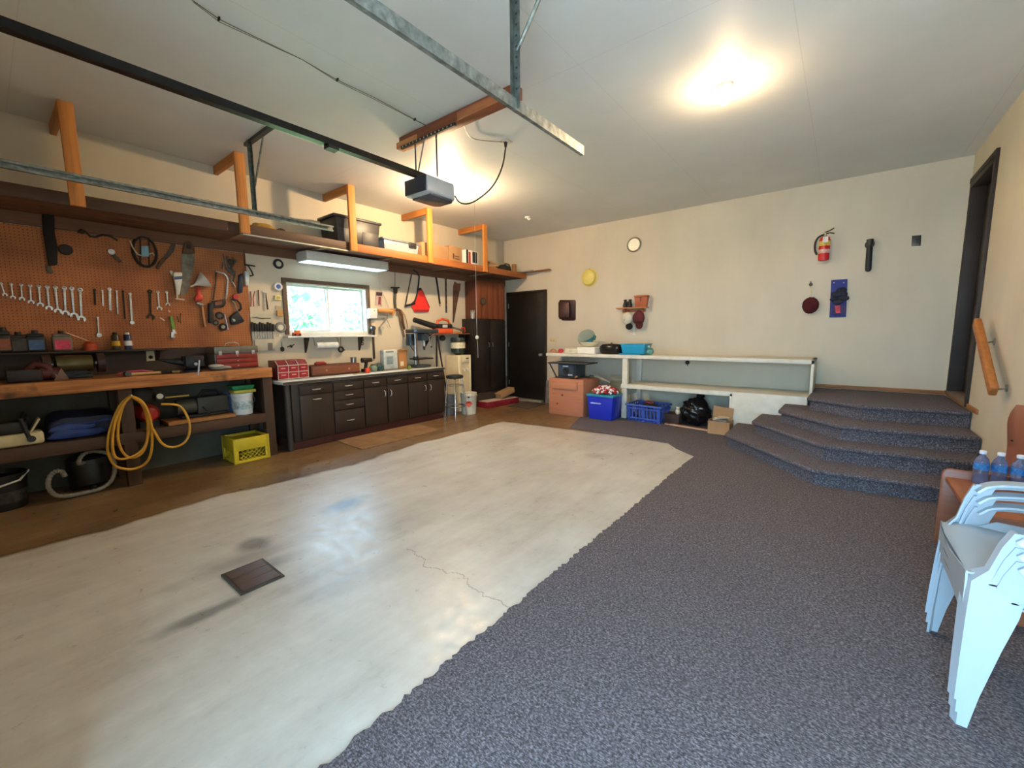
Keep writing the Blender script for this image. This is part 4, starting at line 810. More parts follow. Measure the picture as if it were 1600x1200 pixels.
# bench grinder
y = LW(118, 580, .25)[0]
t = thing('bench_grinder', 'bench grinder with brassy motor and two guarded wheels', 'grinder', (.25, y, BT)); obj('base', B().box(-.07, .07, -.10, .10, 0, .03), VI, t, .006); obj('neck', B().box(-.04, .04, -.07, .07, .03, .08), VI, t)
obj('motor', B().lathe([(.03, -.125), (.07, -.11), (.075, -.05), (.075, .05), (.07, .11), (.03, .125)], (0, 0, .125), (0, 1, 0), 24), M('#5e5636', .35, .6, .2), t)
for s_ in (-1, 1): obj('wheel_guard', B().cyl((0, s_ * .14, .125), (0, s_ * .19, .125), .085, None, 24), M('#3b2a2a', .5, .3), t); obj('shaft', B().cyl((0, s_ * .1, .125), (0, s_ * .15, .125), .015), STEEL(), t)
y = LW(38, 580, .30)[0]
t = thing('drill_case', 'dark maroon power tool with angled handle on the bench left end', 'power tool', (.33, y, BT)); MR = M('#4a1a20', .4); obj('body', B().box(-.09, .09, -.10, .09, 0, .10), M('#241a20', .5), t, .012)
obj('handle', B().tube([(.02, .02, .09), (.03, .06, .14), (.03, .12, .12), (.05, .16, .02)], .028, 10), MR, t); obj('motor', B().cyl((.02, .08, .06), (.02, .20, .06), .055, .045, 18), MR, t); obj('guard', B().prism([(.15, 0), (.24, 0), (.20, .10)], .0, .07, 'yz'), M('#7a5a4a', .4, .3), t)
t = thing('thermos', 'slim dark grey canister behind the maroon power tool', 'canister', (.10, LW(70, 568, .10)[0], BT)); obj('can', B().cyl((0, 0, 0), (0, 0, .14), .035, .035, 18), M('#4a4a42', .4, .4), t); obj('rim', B().cyl((0, 0, .14), (0, 0, .155), .04, .036, 18), M('#7a7a72', .4, .4), t)
t = thing('cable_heap', 'black tangled cable heap at the far left of the bench', 'cable', (.35, LW(6, 585, .35)[0] - .14, BT))
for i in range(3): obj('coil', B().torus((0, .02 * i, .02 + .028 * i), .09 - .015 * i, .015, (0.1 * i, .1, 1), 24), RUB, t)
# ---------------- lower shelf of the bench
LS = LSZ + .002
t = thing('chainsaw', 'cream and black chainsaw on the lower bench shelf', 'chainsaw', (.36, LW(25, 670, .38)[0], LS)); CR = M('#cfc29a', .5, 0, .15)
obj('body', B().box(-.09, .09, -.16, .14, .0, .10), CR, t, .02); obj('engine_cover', B().box(-.08, .08, -.16, .06, .10, .20), M('#221e1c', .5), t, .02); obj('front_handle', B().tube([(-.09, .06, .05), (-.10, .07, .22), (0, .05, .25), (.09, .03, .22), (.09, .06, .05)], .014), RUB, t); obj('hand_guard', B().obox((.0, .10, .15), (.12, .015, .12), (-.5, 0, 0)), CR, t, .004); obj('fuel_cap', B().cyl((.09, .07, .05), (.105, .07, .05), .025), RUB, t); obj('rear_handle', B().tube([(0, -.15, .20), (0, -.24, .24), (0, -.30, .16), (0, -.24, .04), (0, -.15, .03)], .018), RUB, t)
# folded blue tarp: stacked soft layers
ya, yb = LW(66, 680, .44)[0], LW(188, 665, .44)[0]
t = thing('folded_tarp', 'dark blue tarp folded in layers on the lower bench shelf', 'tarp', (.25, (ya + yb) / 2, LS)); hw = (yb - ya) / 2
def lump(nm, cy, cz, ry, rz, x0, x1, m, k=0.0):
    b = B(); n = 22; rings = []
    for i, xx in enumerate((x0, x0 + .02, x0 + .10, x1 - .10, x1 - .03, x1 - .008, x1)):
        f = (.86, .97, 1, 1, .98, .93, .80)[i]; rg = []
        for j in range(n):
            a_ = 2 * PI * j / n; sgn = lambda v_: math.copysign(abs(v_) ** .7, v_)
            rg.append(b.bm.verts.new((xx, cy + ry * f * sgn(math.cos(a_)), max(.001, cz + rz * f * sgn(math.sin(a_)) + (.012 * math.sin(a_ * 3 + k) + .02 * math.sin(i + k)) * (1 if math.sin(a_) > .2 else .2)))))
        rings.append(rg)
    for p_, q_ in zip(rings, rings[1:]): b.skin(p_, q_)
    b.bm.faces.new(rings[0][::-1]); b.bm.faces.new(rings[-1]); return obj(nm, b, m, t, ang=70)
TB = M('#1b264a', .5, 0, .25, 7); hw = hw * .97
lump('tarp_body', .02, .10, hw * .97, .10, -.17, .16, TB, .4)
lump('fold', -hw * .15, .035, hw * .80, .032, -.10, .195, M('#2a3f80', .45, 0, .2, 9), 1.3); lump('fold', -hw * .25, .085, hw * .66, .022, -.10, .185, M('#2f468c', .45, 0, .2, 9), 2.2); lump('fold', hw * .15, .125, hw * .75, .016, -.10, .175, M('#2a3f80', .45, 0, .2, 9), .2)
# air compressor
y = LW(234, 650, .42)[0]
t = thing('air_compressor', 'red tank air compressor with black motor behind the yellow hose', 'compressor', (.26, y, LS)); obj('tank', B().lathe([(.02, -.19), (.06, -.175), (.085, -.13), (.085, .13), (.06, .175), (.02, .19)], (0, 0, .13), (1, 0, 0), 24), M('#b02a24', .3), t)
obj('motor', B().lathe([(.04, -.12), (.085, -.10), (.085, .08), (.05, .10)], (.03, -.02, .31), (1, 0, 0), 22), M('#201d1d', .45), t); obj('manifold', B().box(.08, .14, .06, .13, .24, .30), M('#2a2628', .5), t, .006); g = obj('gauge', B().cyl((.14, .09, .29), (.165, .09, .29), .032, None, 20), M('#2a2a2a', .4), t); obj('gauge_face', B().cyl((.1655, .09, .29), (.167, .09, .29), .026, None, 20), M('#e0ddd0', .4, 0, 0), g)
for yy in (-.12, .12): obj('foot', B().box(yy - .015, yy + .015, -.07, .07, 0, .06), RUB, t)
obj('coupler', B().cyl((.15, .13, .27), (.15, .32, .27), .010), M('#c9b56a', .3, .8), t)
# yellow hose coil on the post
T = WT('L', 'air_hose', 'yellow air hose coiled over a nail on the bench post', 'hose', *zP(1220, 110)[0], .56)
YH = M('#c9962f', .4); g = lambda q, d: [(u, -d, v) for u, v in (T.g(p) for p in q)]
def smooth(p, k=3):
    for _ in range(k): p = [p[0]] + [q for a, c in zip(p, p[1:]) for q in (a.lerp(c, .25), a.lerp(c, .75))] + [p[-1]]
    return p
for i, q in enumerate((zP(1220, 110, 1130, 180, 1060, 330, 1010, 500, 1005, 640, 1060, 760, 1130, 790, 1230, 805, 1340, 770, 1410, 690, 1430, 520, 1400, 280, 1330, 150, 1220, 110),
          zP(1225, 115, 1160, 170, 1110, 330, 1095, 480, 1120, 600, 1180, 680, 1250, 695, 1330, 650, 1380, 540, 1385, 330, 1330, 170, 1225, 115),
          zP(1215, 112, 1110, 230, 1050, 430, 1045, 600, 1070, 690, 1150, 705, 1290, 655, 1370, 560, 1395, 380, 1350, 190, 1215, 112),
          zP(1230, 118, 1330, 165, 1390, 280, 1415, 420) + zN(190, 850, 250, 965, 330, 995, 420, 970, 470, 900, 475, 800, 440, 720, 400, 670, 350, 655, 250, 655))):
    obj('hose_loop', B().tube(smooth([Vector(p) for p in g(q, .565 + .012 * i)]), .011, 8), YH, T.t)
obj('nail', B().cyl((0, -.52, .0), (0, -.62, .01), .006), STEEL(), T.t)
# scroll machine on boards
y = LW(320, 645, .35)[0]
t = thing('grinder_machine', 'dark old machine with cable standing on boards on the lower shelf', 'machine', (.28, y, LS + .03)); obj('base', B().box(-.10, .10, -.20, .20, 0, .03), M('#2b2a28', .5, .4), t, .006); obj('housing', B().box(-.09, .09, -.06, .22, .03, .20), M('#3a3a35', .5, .3), t, .012); obj('motor', B().cyl((0, -.22, .11), (0, -.06, .11), .075, None, 22), M('#55564f', .5, .4), t); obj('top_handle', B().tube([(0, -.02, .20), (0, .02, .26), (0, .14, .25), (0, .18, .20)], .014), RUB, t); obj('cable', B().tube([(.09, -.02, .1), (.14, 0, .06), (.16, .05, .01), (.15, .0, .008)], .006), RUB, t)
tag(obj('board', B().box(-.12, .20, -.33, .24, 0, .028), WOOD('#a8753f', 'y'), loc=(.28, y, LS)), 'pale plank lying under the old machine on the lower shelf', 'board')
def bucket(name, label, x, y, z, r, h, col, parts):
    t = thing(name, label, 'bucket', (x, y, z)); m = M(col, .4, 0, .05)
    obj('pail', B().lathe([(r * .88, 0), (r * .98, h * .86), (r * 1.04, h * .87), (r * 1.04, h * .91), (r, h * .92), (r * 1.0, h), (r * .95, h), (r * .93, h * .9)], n=28), m, t); return t
yb_ = LW(382, 640, .40)[0]
t = bucket('white_pail', 'white printed pail with green lid and sponge on top', .36, yb_, LS, .105, .235, '#dfe3e2', 0); obj('print', B().lathe([(.1005, .06), (.1035, .15)], n=28), M('#b9cfd4', .4, 0, .3, 40), t); obj('bail', B().tube([(.0, -.11, .20), (.06, -.10, .12), (.10, -.05, .09), (.105, .05, .10), (.05, .11, .14), (0, .112, .20)], .004, 6), STEEL(), t)
t = thing('green_lid', 'green plastic tray lying on the white pail', 'tray', (.36, yb_, LS + .237)); obj('tray', B().taper(-.09, .09, -.12, .11, .035, .085, .85), M('#1f7a4c', .4), t, .01); obj('sponge', B().box(-.08, .08, -.10, .12, 0, .034), M('#b9b34a', .8), t, .008)
bucket('blue_pail', 'dark blue white rimmed pail behind the white printed pail', .14, yb_ - .08, LS, .10, .22, '#5c6f9c', 0)
# milk crate
t = thing('milk_crate', 'yellow plastic milk crate on the floor under the workbench', 'crate', (.40, (FL(370, 725)[1] + FL(420, 714)[1]) / 2 - .005, 0)); YL = M('#d3bb2a', .45, 0, .08); q = .165; hz = .265
b = B(); b.box(-q, q, -q, q, 0, .012); obj('crate_floor', b, YL, t)
for s_ in (-1, 1):
    for ax in (0, 1):
        b = B()
        def pb(u0, u1, z0, z1):
            if ax == 0: b.box(s_ * q - .008, s_ * q + .008, u0, u1, z0, z1)
            else: b.box(u0, u1, s_ * q - .008, s_ * q + .008, z0, z1)
        pb(-q, q, hz - .13, hz); pb(-q, q, 0, .03); pb(-q, -q + .035, .03, hz - .13); pb(q - .035, q, .03, hz - .13)
        o = obj('side', b, YL, t, .003); b = B()
        for k in range(-3, 4):
            for sg in (-1, 1):
                p0 = Vector((k * .044, .03)); p1 = Vector((k * .044 + sg * .105, .135)); lim = q - .036
                pts = [p for p in (p0.lerp(p1, i / 6) for i in range(7)) if abs(p.x) <= lim]
                if len(pts) > 1: b.tube([((s_ * q, p.x, p.y) if ax == 0 else (p.x, s_ * q, p.y)) for p in pts], .0035, 5)
        obj('lattice', b, YL, o)
for sx in (-1, 1):
    for sy in (-1, 1): obj('corner_post', B().cyl((sx * q, sy * q, 0), (sx * q, sy * q, hz), .014, None, 10), YL, t)
b = B(); b.box(-q + .02, q - .02, -q + .02, q - .02, hz - .04, hz - .03); obj('inner_lid', b, M('#c3ac26', .5), t)
# vacuum and bin
t = thing('shop_vacuum', 'black shop vacuum with grey ribbed hose under the workbench', 'vacuum', (.24, .50, 0)); obj('tank', B().lathe([(.13, .04), (.15, .06), (.155, .22), (.15, .24)], n=24), M('#1c1d1f', .4), t); obj('lid', B().lathe([(.155, .24), (.15, .28), (.10, .32), (.05, .33)], n=24), M('#26272a', .4), t)
for a in (0, 1.57, 3.14, 4.71): obj('caster', B().ball((.12 * math.cos(a), .12 * math.sin(a), .025), .025, 10), RUB, t)
hp = [FL(x, y_) for x, y_ in zP(610, 880, 570, 800, 500, 795, 440, 860, 430, 960, 500, 1030, 640, 1060)]
pv = zP(600, 850, 570, 795, 500, 800, 440, 870, 445, 970, 520, 1035, 650, 1060, 800, 1040, 930, 990, 1030, 900, 1070, 780, 1040, 670, 980, 625, 850, 620, 760, 660, 720, 760)
hy = [Vector((.36 if i < 13 else .30, LW(x, y_, .40)[0] - .62 if 0 else LW(x, y_, .40)[0], max(.022, LW(x, y_, .40)[1]))) for i, (x, y_) in enumerate(pv)]
hs = smooth([Vector((p.x - .27 + .15, p.y - .50, p.z)) for p in hy] + [Vector((.10, .0, .27)), Vector((.06, 0, .26))], 3)
rr = [.017 + .0025 * math.sin(i * 2.1) for i in range(len(hs))]
obj('hose', B().tube(hs, rr, 10), M('#8d8a80', .5, 0, .2), t)
t = thing('black_bin', 'black round bin with white bail handle at the left edge', 'bin', (.33, -.02, 0)); obj('pail', B().lathe([(.13, 0), (.15, .26), (.158, .262), (.158, .285), (.15, .285), (.145, .25)], n=28), M('#17181a', .4), t)
obj('bail', B().tube([(.0, -.155, .27), (.13, -.13, .24), (.165, -.02, .21), (.14, .10, .235), (.03, .155, .28)], .008), M('#d8d8d2', .4), t); obj('sticker', B().lathe([(.1365, .06), (.1455, .15)], n=28), M('#3a3a3a', .5, 0, .5, 30), t)
# ---------------- counter
CT = .8275 + .002
y0, y1 = LW(433, 588, .30)[0], LW(482, 585, .33)[0]
t = thing('parts_organizer', 'red six drawer parts organizer on the counter', 'organizer', (.20, (y0 + y1) / 2, CT)); w = y1 - y0; RD = M('#7d1b22', .4); RF = M('#a3232c', .35)
b = B(); b.prism([(-.13, 0), (.13, 0), (.13, .17), (.06, .225), (-.13, .225)], -w / 2, w / 2, 'xz'); obj('case', b, RD, t, .004)
for i in range(3):
    for j in range(2):
        a = -w / 2 + w / 3 * i; o = obj('drawer', B().box(.13, .138, a + .01, a + w / 3 - .006, .012 + j * .08, .082 + j * .08), RF, t, .003); obj('label_slot', B().box(.138, .141, a + w / 6 - .025, a + w / 6 + .025, .05 + j * .08, .06 + j * .08), M('#d8b9ae', .5), o)
for i in range(4): a = -w / 2 + w / 3 * i; obj('divider', B().tube([(.13, a, 0), (.14, a, .17), (.07, a, .227)], .004, 6), M('#d8cfc2', .4), t)
for z in (.008, .088, .168): obj('divider', B().tube([(.139, -w / 2, z), (.139, w / 2, z)], .004, 6), M('#d8cfc2', .4), t)
y0, y1 = LW(486, 580, .28)[0], LW(562, 575, .28)[0]
t = thing('wooden_drawer_box', 'long low reddish wooden box with two drawer knobs', 'drawer box', (.16, (y0 + y1) / 2, CT)); w = y1 - y0; obj('case', B().box(-.13, .12, -w / 2, w / 2, 0, .135), WOOD('#5f3524', 'y'), t, .004)
o = obj('drawer', B().box(.12, .13, -w / 2 + .012, w / 2 - .012, .015, .12), WOOD('#77442c', 'y'), t, .003)
for yy in (-w * .22, w * .25): obj('knob', B().lathe([(.008, 0), (.016, .012), (.012, .02)], (.13, yy, .07), (1, 0, 0), 14), WOOD('#b07a4c', 'y'), o)
zt = CT + .136
t = thing('red_tin', 'little red tins on the long wooden box', 'tin', (.16, LW(500, 562, .16)[0], zt)); obj('tin', B().box(-.03, .03, -.07, .07, 0, .03), M('#8c2a24', .4), t, .006); obj('tin_lid', B().box(-.025, .025, -.05, .05, .03, .042), M('#b0524a', .4), t, .004)
t = thing('small_can', 'small steel can on the long wooden box', 'can', (.15, LW(552, 559, .15)[0], zt)); obj('can', B().cyl((0, 0, 0), (0, 0, .075), .04, None, 20), M('#9a958a', .3, .8), t); obj('rim', B().torus((0, 0, .075), .04, .003, (0, 0, 1)), STEEL(), t)
t = thing('cordless_drill', 'black cordless drill standing on the counter', 'drill', (.24, LW(565, 575, .24)[0] + .06, CT)); obj('battery', B().box(-.04, .04, -.05, .05, 0, .045), RUB, t, .008); obj('grip', B().cyl((0, 0, .04), (0, .02, .14), .024, .024, 14), RUB, t); obj('motor', B().cyl((0, -.05, .165), (0, .10, .165), .035, .03, 18), M('#2b2321', .4), t); obj('chuck', B().cyl((0, .10, .165), (0, .15, .165), .02, .012, 14), STEEL(), t)
t = thing('orange_tape', 'orange red tape measure next to the black drill', 'tape measure', (.33, LW(571, 575, .33)[0] + .03, CT)); obj('case', B().box(-.025, .025, -.035, .035, 0, .06), M('#d8452a', .4), t, .012); obj('hook_tab', B().box(-.01, .01, .035, .045, .005, .02), STEEL(), t)
tag(obj('paint_stick', B().box(-.01, .01, -.13, .13, 0, .008), WOOD('#b0754a', 'y'), loc=(.44, LW(565, 580, .44)[0], CT), rot=(0, 0, .06)), 'wooden stir stick lying on the counter front', 'stick')
for i, (px, c, l) in enumerate(((583, '#7d8f7c', 'greenish glass jar left of the dark glass jar on the counter'), (593, '#2f4b4a', 'dark teal glass jar beside the clear bag'))):
    t = thing('glass_jar', l, 'jar', (.25, LW(px, 573, .25)[0], CT)); obj('jar_body', B().lathe([(.05, 0), (.06, .02), (.06, .06), (.035, .085)], n=20), M(c, .15, 0, .1), t); obj('jar_lid', B().cyl((0, 0, .085), (0, 0, .1), .036), M('#56645c', .4), t)
y0, y1 = LW(601, 577, .24)[0], LW(623, 577, .24)[0]
t = thing('hardware_bag', 'grey blue clear plastic package of parts on the counter', 'package', (.18, (y0 + y1) / 2, CT)); w = y1 - y0; obj('pack', B().box(-.05, .05, -w / 2, w / 2, 0, .29), M('#b9c2c0', .25, 0, .15, 10), t, .012); obj('header_card', B().box(-.045, .052, -w / 2 + .005, w / 2 - .005, .24, .295), M('#dfe0d8', .5), t, .003); obj('print', B().box(.0525, .0535, -w * .35, w * .2, .255, .28), M('#8a9aa0', .5, 0, .4, 50), t); obj('contents', B().box(.051, .0525, -w * .3, w * .15, .08, .2), M('#7d8f96', .4), t, .0005)
y2 = LW(637, 577, .24)[0]
t = thing('cardboard_box', 'tall narrow cardboard carton between clear package and drill press', 'box', (.17, (y1 + y2) / 2 + .005, CT)); w = y2 - y1 - .012; obj('box_body', B().box(-.06, .06, -w / 2, w / 2, 0, .285), M('#b07a4a', .8, 0, .08), t, .003); obj('flap', B().obox((.08, 0, .29), (.06, w, .004), (0, -.4, 0)), M('#c99a66', .8), t); obj('paper_label', B().box(.06, .062, -w * .3, w * .1, .04, .11), M('#dfd3b4', .6), t)
# drill press
y = LW(655, 573, .26)[0]
t = thing('drill_press', 'dark blue grey bench drill press on the counter end', 'drill press', (.24, y, CT)); DP = M('#3a434c', .4, .3); obj('base', B().taper(-.11, .13, -.12, .16, 0, .04, 1.0), DP, t, .012); obj('column', B().cyl((-.06, 0, .03), (-.06, 0, .62), .026, None, 16), M('#b4b6b4', .3, .8), t)
obj('work_table', B().box(-.08, .12, -.11, .22, .125, .145), IRON, t, .004); obj('table_collar', B().cyl((-.06, 0, .11), (-.06, 0, .17), .04), DP, t); obj('belt_cover', B().box(-.12, .17, -.14, .30, .54, .60), DP, t, .012); obj('motor', B().cyl((-.05, -.10, .35), (-.05, -.10, .53), .065, None, 18), M('#22303c', .4, .2), t)
obj('head', B().box(-.04, .10, .02, .17, .42, .54), M('#54626c', .35, .4), t, .015); obj('quill', B().cyl((.05, .09, .33), (.05, .09, .43), .022, None, 14), STEEL(), t); obj('chuck', B().cyl((.05, .09, .27), (.05, .09, .33), .012, .02, 14), IRON, t)
for a in (.6, 2.7, 4.8):
    o = obj('feed_lever', B().cyl((.10, .15, .47), (.14 , .15 + .14 * math.cos(a), .47 + .14 * math.sin(a)), .006), STEEL(), t); obj('lever_knob', B().ball((.14, .15 + .15 * math.cos(a), .47 + .15 * math.sin(a)), .014, 10), RUB, o)
obj('cable', B().tube([(-.08, -.12, .40), (-.10, -.02, .28), (-.10, .08, .16), (-.10, .1, .05)], .006), RUB, t)
t = thing('measuring_tape', 'small green tape measure beside the drill press base', 'tape measure', (.44, LW(639, 578, .44)[0], CT)); obj('case', B().cyl((-.02, 0, .03), (.02, 0, .03), .03, None, 18), M('#6f7d33', .4), t); obj('strap', B().torus((0, 0, .03), .031, .003, (1, 0, 0)), RUB, t)
# ---------------- stool, cooler, buckets by the tall cabinet
x, y = FL(706, 650)
t = thing('bar_stool', 'chrome legged bar stool with round black seat', 'stool', (.66, 4.68, 0)); zs_ = .69
obj('seat', B().lathe([(.11, zs_ - .05), (.135, zs_ - .045), (.14, zs_ - .02), (.13, zs_), (.09, zs_ + .008)], n=28), M('#171615', .5), t)
for sx, sy in ((1, 1), (1, -1), (-1, 1), (-1, -1)): obj('leg', B().tube([(sx * .07, sy * .07, zs_ - .05), (sx * .09, sy * .09, zs_ - .11), (sx * .125, sy * .125, 0)], .0115, 10), M('#cfcfcb', .15, .95, 0), t)
obj('foot_ring', B().torus((0, 0, .19), .158, .010, (0, 0, 1)), M('#cfcfcb', .15, .95, 0), t); obj('brace_ring', B().torus((0, 0, .53), .133, .005, (0, 0, 1)), M('#cfcfcb', .15, .95, 0), t)
yc = 5.22
t = thing('water_cooler', 'cream water cooler with a dark bottle on top', 'water cooler', (.20, yc, 0)); CRM = M('#dccca6', .45, 0, .04); w = .155
b = B(); b.box(-.16, .13, -w, w, 0, .98); obj('cabinet', b, CRM, t, .012); b = B(); b.box(.13, .16, -w, -.07, .28, .98); b.box(.13, .16, .12, w, .28, .98); b.box(.13, .16, -.07, .12, .86, .98); b.box(.13, .16, -w, w, 0, .28); obj('front_panel', b, M('#e6d8b4', .4, 0, .03), t, .006)
for yy in (-.02, .07): obj('tap', B().tube([(.13, yy, .74), (.16, yy, .74), (.165, yy, .70)], .013), M('#e9e4d8', .35), t)
obj('drip_tray', B().box(.13, .19, -.06, .11, .28, .31), M('#cdbf9a', .4), t, .004); obj('badge', B().box(.16, .163, .03, .09, .91, .93), RUB, t)
o = obj('bottle', B().lathe([(.04, .975), (.06, .99), (.125, 1.03), (.13, 1.06), (.13, 1.26), (.12, 1.285), (.05, 1.29)], n=24), M('#3a4644', .2, 0, .05, trans=.3), t); obj('paper_label', B().lathe([(.1315, 1.10), (.1315, 1.2)], n=24), M('#d9d3b4', .6, 0, .2, 40), o)
t = thing('folded_trestle', 'black folded trestle legs leaning on the wall beside the cooler', 'trestle', (.16, 4.80, 0)); obj('leg', B().cyl((.06, -.12, 0), (.0, -.04, 1.33), .014, None, 10), RUB, t); obj('leg', B().cyl((.06, .16, 0), (.0, -.02, 1.33), .014, None, 10), RUB, t); obj('hinge_block', B().ball((-.05, .14, 1.28), (.05, .06, .05), 14), RUB, t)
t = bucket('white_bucket', 'white metal bucket with an orange diamond hazard sign', .60, 5.05, 0, .14, .36, '#cfcab6', 0); o = t
ang = math.atan2(-5.05, 5.54 - .60); dr = Vector((math.cos(ang), math.sin(ang), 0)); tn = Vector((-dr.y, dr.x, 0)); b = B(); c = dr * .141 + Vector((0, 0, .19)); b.bm.faces.new([b.bm.verts.new(c + tn * a + Vector((0, 0, z)) + dr * k) for a, z, k in ((-.062, 0, -.012), (0, -.062, .002), (.062, 0, -.012), (0, .062, .002))]); r = bmesh.ops.extrude_face_region(b.bm, geom=list(b.bm.faces)); [setattr(v, 'co', v.co + dr * .003) for v in r['geom'] if isinstance(v, bmesh.types.BMVert)]
obj('hazard_diamond', b, M('#cf4a22', .5, 0, 0), t); obj('bail', B().tube([(dr * .0 + tn * .146 + Vector((0, 0, .31)))[:], (dr * .12 + tn * .09 + Vector((0, 0, .24)))[:], (dr * .15 + Vector((0, 0, .235)))[:], (dr * .12 - tn * .09 + Vector((0, 0, .24)))[:], (tn * -.146 + Vector((0, 0, .31)))[:]], .004, 6), STEEL(), t); obj('side_tag', B().obox(tuple(dr * .146 + Vector((0, 0, .30))), (.004, .035, .02), (0, 0, ang)), RUB, t)
bucket('grey_bucket', 'dark grey bucket behind the bar stool', .38, 4.80, 0, .105, .33, '#6a6a66', 0)
t = thing('gift_carton', 'flat red patterned carton on the floor by the tall cabinet', 'carton', (.47, 6.0, 0), -.10); obj('tray', B().box(-.13, .13, -.42, .42, 0, .11), M('#8c1f2b', .5, 0, .4, 26), t, .004); obj('rim', B().box(-.12, .12, -.41, .41, .11, .113), M('#c9b9ae', .6), t)
t = thing('cardboard_box', 'tilted open cardboard carton lying in the red carton', 'box', (.47, 6.2, .165), (.22, 0, -.1)); obj('box_body', B().box(-.08, .08, -.19, .19, 0, .10), CARD, t, .003); obj('flap', B().obox((0, -.20, .09), (.15, .05, .004), (-.6, 0, 0)), M('#caa06c', .8), t)
# ================================================================ far wall: built-in white bench and what it holds
BF = FAR - 6.13                                                    # bench depth
BW = M('#dcd6c4', .5, 0, .06)
BZ = 1.0
t = thing('built_in_bench', 'long white built-in bench with upper and lower shelf on the far wall', 'bench', (3.4, FAR - .003, 0)); ox = 3.4
def bx(nm, x0, x1, d0, d1, z0, z1, m=BW, bev=.003): return obj(nm, B().box(x0 - ox, x1 - ox, -d1, -d0, z0, z1), m, t, bev)
bx('top_board', 1.46, 5.29, 0, BF - .02, BZ - .03, BZ); bx('top_edge', 1.46, 5.29, BF - .02, BF, BZ - .048, BZ + .003)
bx('lower_shelf', 2.93, 5.26, 0, BF - .02, .525, .55); bx('lower_edge', 2.86, 4.43, BF - .02, BF, .488, .552)
bx('leg', 2.87, 2.95, BF - .10, BF - .02, .012, BZ - .03); bx('leg', 2.87, 2.95, .0, .06, .012, BZ - .03); bx('back_rail', 1.46, 5.28, 0, .025, .44, .52)
bx('front_panel', 4.43, 5.25, BF - .018, BF, .012, .552); bx('side_panel', 4.40, 4.43, 0, BF, .012, .525)
b = B(); b.prism([(5.26 - ox, .56), (5.29 - ox, .56), (5.29 - ox, BZ), (5.26 - ox, BZ)], -BF, 0, 'xz'); obj('end_panel', b, BW, t, .003)
bx('divider', 2.86, 2.88, .02, BF - .1, .35, .44); bx('bracket', 1.50, 1.53, 0, .25, BZ - .25, BZ - .03)
T = WT('F', 'wall_grommet', 'black round knob on the wall between the bench shelves', 'knob', *zM(535, 125)[0], .03); T.disc('knob', zM(535, 125)[0], .03, RUB, .002, .03); T.rod('stub', zM(535, 128, 538, 150), .006, RUB, .02)
def bpos(px, py, z, d): x, zz = FW(px, py, d); return x
def onb(px, d): return FW(px, 545, d)[0]
BT2 = BZ + .002
yb = lambda d: FAR - d
# things on the bench top
x = onb(867, .35); t = thing('wooden_carving', 'small pinkish wooden ornament at the left end of the bench top', 'ornament', (x, yb(.40), BT2)); obj('block', B().box(-.07, .05, -.05, .05, 0, .025), WOOD('#c48a68', 'x'), t, .006); obj('figure', B().tube([(-.06, 0, .025), (-.02, 0, .06), (.03, 0, .05), (.06, 0, .02)], .012), WOOD('#c98e6a', 'x'), t)
x = onb(881, .35); t = thing('red_cloth', 'crumpled red cloth bit beside the white box on the bench', 'cloth', (x, yb(.45), BT2)); obj('cloth', B().ball((0, 0, .035), (.05, .045, .035), 14).jitter(.004), M('#b8323c', .7), t, ang=80); obj('brim', B().box(-.06, .05, -.07, -.03, 0, .012), M('#c2454a', .7), t, .004)
x0, x1 = FW(905, 540, .5)[0], FW(932, 540, .5)[0]; t = thing('foam_box', 'white foam box on the bench top under the bowl', 'box', ((x0 + x1) / 2, yb(.42), BT2)); w = (x1 - x0) / 2; obj('box_body', B().box(-w, w, -.14, .14, 0, .10), M('#eceade', .6, 0, .03), t, .012); obj('lid_line', B().box(-w - .004, w + .004, -.144, .144, .08, .106), M('#f0eee4', .6, 0, .02), t, .006)
x0, x1 = FW(882, 540, .45)[0], FW(905, 540, .45)[0]; t = thing('towel', 'folded cream towel left of the white foam box', 'towel', ((x0 + x1) / 2 + .01, yb(.35), BT2)); w = (x1 - x0) / 2
for i in range(3): obj('fold', B().box(-w, w - .02, -.11, .11, .026 * i, .026 * i + .024), M('#e6dfca', .9), t, .008)
x = onb(922, .35); t = thing('salad_bowl', 'cream bowl with teal strainer and clear lid leaning out of it', 'bowl', (x, yb(.38), BT2 + .108)); obj('bowl', B().lathe([(.06, 0), (.11, .02), (.165, .075), (.175, .085), (.16, .078), (.10, .03)], n=32), M('#e4dcb8', .35, 0, .02), t)
obj('strainer', B().lathe([(.03, 0), (.08, .02), (.105, .07), (.11, .08), (.1, .075), (.07, .03)], (.03, 0, .08), (-.35, -.35, .8), 28), M('#3f8a8e', .35), t); obj('clear_lid', B().lathe([(.01, .0), (.09, .012), (.15, .04), (.154, .045), (.145, .044)], (-.06, .03, .14), (.12, -.85, .45), 30), M('#9fb0a6', .12, 0, .03, trans=.45), t)
obj('handle', B().tube([(.11, -.02, .12), (.13, -.03, .18), (.09, -.03, .20)], .014), M('#2f6f72', .4), t)
x0, x1 = FW(934, 545, .5)[0], FW(971, 545, .5)[0]; t = thing('roasting_pot', 'black oval roasting pot on the bench top', 'pot', ((x0 + x1) / 2, yb(.42), BT2)); w = (x1 - x0) / 2; obj('pot', B().lathe([(.8, 0), (.95, .02), (1, .055), (1.02, .06)], n=30, sq=.62), M('#17171b', .25, .1, 0), t); o = t.children[0]; o.scale = (w, w, 1.5); q = obj('lid', B().lathe([(1.02, .06), (.96, .085), (.75, .105), (.2, .112)], n=30, sq=.62), M('#1a1a1e', .22, .1, 0), t); q.scale = (w, w, 1.5); obj('lid_knob', B().lathe([(.012, .165), (.02, .18), (.012, .188)], n=14), M('#8a8a8a', .3, .7), t)
